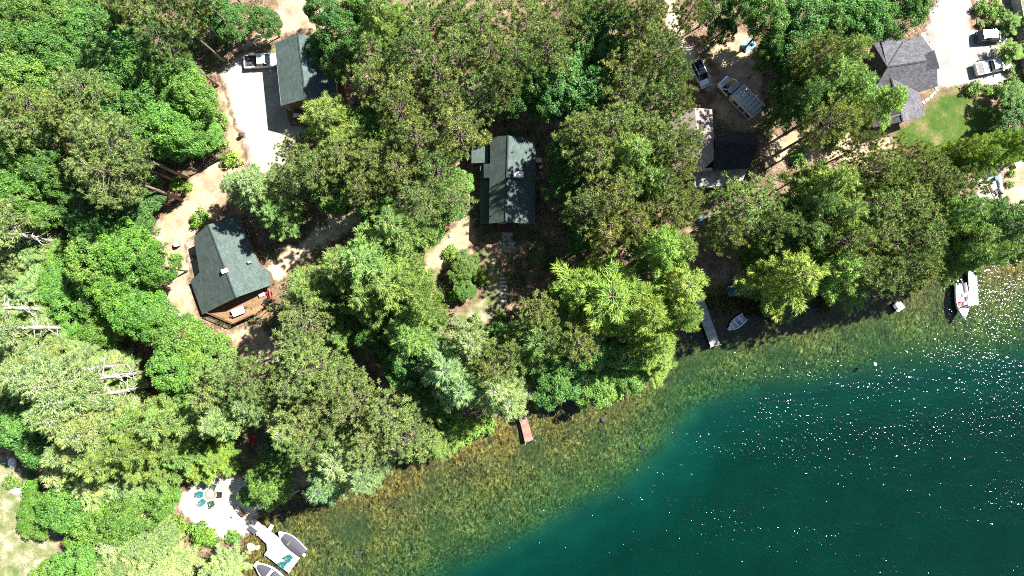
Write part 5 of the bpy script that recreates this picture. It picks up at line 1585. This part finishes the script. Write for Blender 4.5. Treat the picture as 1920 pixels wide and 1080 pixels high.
CROWNS = [
(25,30,46,'D'), (75,25,38,'D','o'), (135,30,50,'D'), (30,85,50,'D'), (95,80,46,'D'), (165,75,52,'D'), (215,50,46,'D'), (250,18,40,'D'), (60,135,50,'D','b'), (130,125,50,'D'), (200,120,55,'D'), (260,95,50,'D'), (20,170,46,'D'),
(85,175,44,'D'), (290,130,50,'D'), (240,160,48,'D'), (335,150,46,'D'), (150,165,44,'R','p'), (365,190,40,'D','b'), (290,190,50,'D'), (220,210,50,'D'), (300,240,55,'D','b'), (355,220,45,'D','b'), (388,250,32,'D','b'), (130,205,42,'R'), (50,195,38,'R'),
(20,235,45,'R','p'), (90,250,50,'D'), (30,278,48,'D'), (170,255,48,'R'), (250,255,40,'D'), (40,325,50,'D','b'), (95,330,42,'D'), (30,365,40,'D','b'), (70,392,42,'D','b'), (150,375,50,'D','d'), (225,395,55,'D','d'), (270,360,40,'D','d'), (275,300,38,'D','d'),
(320,25,40,'R','p'), (300,75,40,'R','d'), (345,70,35,'D','d'), (395,20,38,'D','d'), (430,45,36,'D','d'), (500,40,30,'D','d'), (330,110,34,'D','d'), (250,430,42,'D','d'), (180,430,40,'D','d'), (200,345,40,'R','p'),
(330,345,14,'S','b'), (348,352,12,'S','b'), (436,297,20,'S','b'), (373,409,20,'S','b'), (425,300,14,'S'), (405,262,22,'S'), (410,225,18,'S'), (395,200,16,'S'),
(25,425,52,'G'), (-15,395,45,'G'), (55,470,46,'G'), (-10,480,46,'G'), (105,490,40,'D','b'), (120,535,48,'D','b'), (175,480,55,'D','b'), (240,470,50,'D','y'), (290,500,38,'D','y'), (215,525,52,'D','y'), (180,555,48,'D','b'), (250,570,55,'D','y'), (290,600,42,'D','b'),
(190,615,45,'D','b'), (130,590,42,'D','b'), (340,640,58,'D','b'), (385,670,48,'D','b'), (330,700,52,'D','b'), (55,545,42,'G'), (15,525,42,'G'), (-20,570,45,'G'), (20,600,46,'G'), (80,590,36,'G'), (40,655,58,'G'), (110,655,48,'G'), (30,705,50,'G'), (90,715,50,'G'),
(170,655,40,'G'), (160,745,50,'G'), (200,700,46,'G'), (225,735,46,'G'), (130,770,46,'G'), (190,805,50,'G'), (240,765,42,'G'), (260,800,46,'W'), (50,790,60,'D'), (75,835,46,'D'), (5,770,36,'D'), (150,845,44,'G'), (220,855,50,'W'), (270,835,44,'W'), (320,790,46,'W','p'), (290,875,44,'W'), (335,845,40,'W'), (370,770,40,'D','b'),
(400,740,46,'R','p'), (430,705,42,'R','p'), (475,715,48,'R'), (482,752,42,'G'), (425,785,40,'G'), (405,862,34,'W','y'), (370,880,28,'W','y'), (552,800,48,'G'), (525,838,30,'D'), (505,897,42,'D','b'), (470,930,22,'D'),
(60,925,26,'S','y'), (80,965,44,'D','y'), (130,880,48,'G'), (190,905,55,'G'), (240,905,50,'G'), (130,945,50,'D','b'), (190,965,50,'D','b'), (250,965,44,'D','b'), (300,930,40,'D','y'), (165,1010,44,'D','y'), (230,1010,55,'G','p'), (272,1015,48,'G'), (315,1062,42,'G','p'), (150,1065,46,'D','b'), (225,1070,46,'G'), (280,1075,46,'G','p'), (428,1062,32,'G','p'), (375,1000,26,'S','y'), (436,1008,15,'S'), (330,985,24,'S','y'), (20,905,16,'S'), (395,1010,18,'S','b'), (400,1092,34,'G','p'), (110,1090,45,'D','b'),
(640,60,44,'D','d'), (700,95,44,'R'), (770,100,46,'R'), (720,40,46,'W'), (790,40,50,'R'), (850,30,46,'R'), (900,45,50,'R'), (640,115,38,'D','d'), (695,150,44,'R'), (760,160,50,'R'), (820,130,46,'R'), (860,90,46,'R'), (920,100,46,'R'), (905,175,44,'R','p'), (945,150,34,'R'), (840,185,44,'R'), (745,205,44,'R'),
(615,228,50,'W'), (548,285,36,'R','p'), (690,240,44,'D'), (640,285,44,'R'), (700,295,44,'R'), (780,260,50,'R'), (860,240,52,'R'), (750,320,48,'R'), (820,310,44,'R'), (850,345,34,'D','b'), (590,315,46,'R'), (625,360,44,'D'), (545,335,42,'R','p'), (482,350,46,'G','p'), (520,402,38,'W','p'), (445,350,32,'G','p'), (680,350,40,'R'), (705,390,40,'D'), (790,380,42,'R','p'), (745,430,50,'W','p'), (835,385,32,'D'), (800,425,38,'D'), (680,20,36,'D'), (600,20,30,'D','d'), (610,90,32,'D','d'),
(690,490,60,'W','p'), (740,540,56,'W'), (768,525,42,'W'), (798,578,36,'W'), (695,560,50,'W'), (650,500,46,'W','p'), (585,540,46,'W','p'), (560,600,50,'R','p'), (625,570,40,'D'), (640,625,34,'W'), (590,690,50,'R','p'), (630,715,46,'R'), (560,655,38,'R','p'), (545,725,40,'R','p'), (600,755,50,'R','p'), (660,745,48,'R','p'), (725,780,50,'R','p'), (690,825,44,'R','p'), (765,820,48,'R','p'), (570,790,40,'R','p'), (645,860,58,'G','c'), (615,905,38,'G','c'), (690,890,34,'G','c'), (575,840,42,'R'), (815,825,38,'W'), (850,805,34,'W','y'), (888,806,24,'S','b'), (868,818,22,'S','b'), (912,796,20,'S'), (1010,752,16,'S'), (780,850,18,'S','b'), (835,775,30,'D','b'),
(775,630,54,'W'), (840,690,56,'G','p'), (885,645,44,'G','p'), (755,685,44,'D','d'), (725,645,40,'D','d'), (790,745,40,'D','d'), (870,725,50,'G','p'), (930,725,50,'G','p'), (955,750,44,'G','p'), (1000,640,52,'W','p'), (960,660,40,'R'), (930,640,34,'D'), (1010,590,40,'R'), (1030,625,40,'R'), (890,600,13,'S','b'), (940,595,12,'S'), (870,500,26,'D','o'), (905,520,20,'S','o'), (870,545,22,'D','o'), (845,475,16,'S','b'), (850,555,14,'S'), (925,690,40,'R'), (745,590,30,'D','d'), (700,620,34,'D','d'),
(1135,560,84,'W','y'), (1205,590,60,'W','y'), (1270,540,56,'W','b'), (1235,470,50,'W','b'), (1270,470,40,'W'), (1100,650,48,'D'), (1050,705,52,'D'), (1120,705,46,'D','b'), (1170,645,48,'D'), (1205,655,44,'D','b'), (1235,680,36,'W','b'), (1080,635,44,'R'), (1180,700,38,'D','b'), (1020,700,36,'D'), (1080,560,44,'W','y'), (1150,740,22,'S','b'), (1090,750,20,'S'), (1225,640,40,'W','b'), (1280,590,36,'W','b'),
(990,40,46,'R'), (1030,85,46,'R'), (1060,30,42,'R'), (970,110,44,'R'), (1150,55,48,'D','c'), (1092,60,38,'D','c'), (1200,50,50,'R'), (1220,15,40,'R'), (1060,130,54,'D','c'), (1112,165,50,'D','c'), (1030,180,48,'D','d'), (1090,200,44,'D','c'), (960,175,42,'D','d'), (1190,120,50,'R'), (1240,110,44,'R'), (1265,145,36,'R'), (1180,180,50,'R'), (1240,190,50,'R'), (1272,192,32,'R'), (1210,240,50,'R'), (1150,235,50,'R'), (1090,245,44,'R'), (1120,290,54,'R'), (1070,290,44,'D','d'), (1060,345,38,'D','d'), (1180,300,50,'W'), (1240,270,44,'R'), (1280,262,36,'R'), (1280,310,36,'R'), (1210,350,50,'W'), (1150,370,60,'R','o'), (1100,390,44,'R','d'), (1140,430,48,'R','o'), (1190,420,44,'R','o'), (1260,400,44,'R'), (1240,345,34,'R'), (1095,445,36,'D','d'), (1290,375,34,'R'), (1000,150,40,'D','d'), (1140,110,40,'D','c'), (1100,0,40,'D','c'), (1150,-10,40,'R'),
(1300,12,32,'R'), (1340,5,34,'D','d'), (1352,60,28,'D','d'), (1395,10,34,'D'), (1440,40,44,'D'), (1500,40,55,'D','d'), (1480,95,50,'D','d'), (1560,25,50,'D'), (1620,30,50,'D'), (1690,18,45,'D'), (1585,75,38,'D'), (1640,42,30,'D'), (1445,105,28,'D','d'), (1480,160,40,'D','d'), (1550,100,48,'R','o'), (1575,120,46,'W'), (1540,155,56,'W'), (1585,178,46,'W'), (1500,190,36,'W','d'), (1560,225,46,'R'), (1600,222,32,'R'), (1662,190,36,'W','b'), (1520,130,40,'D','d'), (1478,195,28,'D','d'),
(1700,292,36,'R'), (1620,272,28,'R'), (1788,285,28,'W','y'), (1872,290,30,'W','y'), (1812,305,34,'W','y'), (1645,315,46,'R'), (1730,322,46,'R'), (1805,345,34,'R'), (1870,275,34,'W','y'),
(1402,382,62,'R'), (1365,432,38,'R'), (1455,420,44,'R'), (1545,350,50,'W'), (1565,405,50,'W'), (1500,440,50,'W','d'), (1640,385,50,'R'), (1700,380,54,'R'), (1640,445,54,'R'), (1720,445,54,'R'), (1780,400,48,'W'), (1800,450,44,'W'), (1855,430,56,'W','d'), (1905,420,48,'W','d'), (1480,520,62,'W','b'), (1562,510,54,'W','b'), (1425,485,38,'D','d'), (1660,505,46,'R'), (1722,505,42,'R'), (1790,480,44,'W'), (1835,478,34,'W'), (1460,572,30,'D'), (1610,500,46,'R'), (1590,450,44,'R'), (1520,390,40,'W','d'), (1670,330,40,'R'), (1760,350,44,'R'), (1420,545,20,'S','d'), (1930,455,40,'W','d'), (1600,545,34,'W'),
(1905,180,30,'D','b'), (1903,238,34,'D','d'), (1915,280,24,'D','d'), (1896,42,20,'W'), (1897,95,22,'W','b'), (1827,165,18,'S'), (1853,168,12,'S','y'), (1876,168,15,'S','d'), (1842,12,16,'S','b'), (1856,22,14,'S'), (1868,8,14,'S','b'), (1840,45,9,'S'), (1856,45,8,'S'), (1866,32,10,'S','b'), (1880,22,13,'S','d'), (1896,130,12,'S'), (1900,150,12,'S'), (1898,325,9,'S','b'), (1895,345,8,'S','b'), (1897,305,8,'S'), (1925,40,26,'S','p'), (1930,90,24,'S'), (1910,205,24,'D','b'), (1640,300,10,'S'), (1560,265,18,'S'), (1500,290,20,'S','d'), (1350,440,14,'S'), (1322,455,9,'S'),
]
LOW = {(230, 1010): 11, (272, 1015): 11, (315, 1062): 9, (225, 1070): 11, (280, 1075): 11, (428, 1062): 7, (400, 1092): 9, (190, 905): 14, (240, 905): 12, (290, 875): 12, (335, 845): 13, (130, 880): 14, (55, 470): 7, (25, 425): 10, (-10, 480): 10, (520, 402): 14, (482, 350): 16, (80, 590): 6, (20, 600): 8, (55, 545): 8, (110, 655): 6, (130, 590): 5, (120, 535): 7, (105, 490): 5, (170, 655): 5, (200, 700): 6, (190, 615): 6, (225, 735): 6, (240, 765): 6, (160, 745): 8, (180, 555): 8, (15, 525): 8, (-20, 570): 8, (40, 655): 13, (525, 838): 8, (505, 897): 9,
       (1896, 42): 3.2, (1897, 95): 4.2, (1905, 180): 5, (1903, 238): 6, (1915, 280): 5, (1910, 205): 5, (870, 500): 4.5, (870, 545): 4, (388, 250): 7, (355, 220): 9,
       
       (225, 395): 8, (270, 360): 8, (275, 300): 8, (250, 255): 9, (250, 430): 8, (150, 375): 10, (345, 70): 8, (330, 110): 7, (395, 20): 8, (430, 45): 8, (500, 40): 8, (470, 930): 5, (850, 345): 6, (835, 385): 6,
       (800, 425): 8, (1460, 572): 6, (370, 880): 7, (405, 862): 9, (80, 965): 6, (300, 930): 7, (165, 1010): 7, (850, 805): 8, (815, 825): 10, (835, 775): 8, (545, 335): 15, (445, 350): 13, (548, 285): 15,
       (1662, 190): 14, (1352, 60): 9, (1400, 150): 8, (1425, 110): 9, (600, 20): 9, (610, 90): 9, (1655, 50): 8, (1600, 545): 9, (960, 585): 10, (640, 625): 12, (1235, 680): 10, (1180, 700): 7, (1120, 705): 8, (1050, 705): 9, (1020, 700): 8}
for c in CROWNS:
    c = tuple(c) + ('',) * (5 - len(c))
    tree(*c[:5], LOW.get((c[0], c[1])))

# ---------------------------------------------------------------- what each tree is called: its look, and where it stands among the landmarks
MARKS = [(575, 130, 'the garage cabin'), (470, 220, 'the white gravel drive'), (435, 500, 'the flared cabin'), (955, 340, 'the middle cabin'), (985, 805, 'the red dock'), (1325, 605, 'the long grey dock'),
         (1330, 270, 'the tan-roofed house'), (1382, 187, 'the camper truck'), (1690, 150, 'the grey-roofed house'), (1790, 230, 'the lawn'), (1800, 90, 'the wide drive'), (1855, 350, 'the sand patio'),
         (1825, 540, 'the narrow white dock'), (1683, 574, 'the swim raft'), (410, 950, 'the beach'), (40, 1010, 'the dry meadow'), (1265, 60, 'the sandy track'), (1391, 543, 'the tarped rowboat'),
         (845, 470, 'the earth footpath'), (474, 826, 'the red kayak'), (340, 410, 'the earth drive'), (910, 560, 'the garden steps'), (540, 1020, 'the covered motorboat'), (130, 120, 'the upper photo corner'), (60, 650, 'the dead-limbed pines')]
ADJ = {'D': {'': 'mid-green', 'b': 'bright green', 'd': 'dark green', 'y': 'yellow-green', 'c': 'bluish green', 'o': 'olive'},
       'R': {'': 'olive', 'p': 'pale olive', 'o': 'brownish', 'd': 'dark olive'}, 'W': {'': 'green', 'b': 'bright green', 'y': 'yellow-green', 'p': 'pale green', 'd': 'dark green', 'c': 'bluish'},
       'G': {'': 'grey-green', 'p': 'pale grey-green', 'c': 'bluish grey-green'}, 'T': {'': 'grey-green', 'p': 'pale grey-green'}, 'S': {'': 'green', 'b': 'bright green', 'y': 'yellowish', 'd': 'dark green', 'o': 'olive', 'p': 'pale'}}
NOUN = {'D': 'leafy tree', 'R': 'tufted pine', 'W': 'feathery pine', 'G': 'feathery pine', 'T': 'dead-limbed pine', 'S': 'bush'}
DIRS = ['right of', 'above and right of', 'above', 'above and left of', 'left of', 'below and left of', 'below', 'below and right of']
ORD = ['', 'second', 'third', 'fourth', 'fifth', 'sixth', 'seventh', 'eighth', 'ninth', 'tenth', 'eleventh', 'twelfth', 'thirteenth', 'fourteenth']
slots = {}
for t in TREES:
    d = [math.hypot(t['u'] - m[0], t['v'] - m[1]) for m in MARKS]
    k = int(np.argmin(d))
    a = math.atan2(-(t['v'] - MARKS[k][1]), t['u'] - MARKS[k][0])
    sec = int(round(a / (math.pi / 4))) % 8
    look = ADJ[t['kind']][t['shade']] + ' ' + NOUN[t['kind']]
    slots.setdefault((k, sec, look), []).append((d[k], t))
for (k, sec, look), L in slots.items():
    L.sort(key=lambda x: x[0])
    for i, (_, t) in enumerate(L):
        where = DIRS[sec] + ' ' + MARKS[k][2]
        lb = look + ' ' + where
        if len(L) > 1:
            lb += ', nearest such' if i == 0 else ', ' + ORD[i] + ' nearest such'
        t['o']['label'] = lb
        t['o']['group'] = {'D': 'broadleaf trees of the wood', 'R': 'tufted pines of the wood', 'W': 'feathery pines of the wood', 'G': 'feathery pines of the wood', 'T': 'feathery pines of the wood', 'S': 'bushes'}[t['kind']]

# ---------------------------------------------------------------- low growth on the forest floor
def undergrowth(n=3800, per=38):
    g = np.random.default_rng(5)
    P = np.c_[g.uniform(-88, 88, n * 4), g.uniform(-52, 56, n * 4)]
    ok = (ground_z(P) > 0.35) & (vnoise(P, 7, 9) > 0.3)
    for ring in PATCHES:
        ok &= ~inside(P, ring)
    for h in (H1, H2, H3, H4, H5):
        for pts, c, nm in h.planes:
            q = [(p.x, p.y) for p in pts]
            cx = sum(a for a, b in q) / len(q); cy = sum(b for a, b in q) / len(q)
            ok &= ~inside(P, [(cx + (a - cx) * 1.15, cy + (b - cy) * 1.15) for a, b in q])
    P = P[ok][:n]
    z = ground_z(P)
    idx = np.repeat(np.arange(len(P)), per)
    rad = g.uniform(0.4, 1.5, len(P))
    d = g.normal(size=(len(idx), 2)) * 0.5
    hh = np.abs(g.normal(size=len(idx))) * 0.45 * rad[idx] + 0.08
    C = np.c_[P[idx] + d * rad[idx][:, None], z[idx] + hh]
    nr = unit(g.normal(size=C.shape) * 0.5 + (0, 0, 0.9))
    ln = g.uniform(0.18, 0.36, len(idx))
    V, Fc = leaf_quads(C, nr, ln, ln * 0.6, g)
    o = link('undergrowth', mesh_arrays('undergrowth', V, Fc, MAT['leaf']))
    o.color = (0.06, 0.13, 0.03, 1)
    tag(o, 'low green undergrowth scattered over the brown forest floor', 'undergrowth', kind='stuff')
undergrowth()
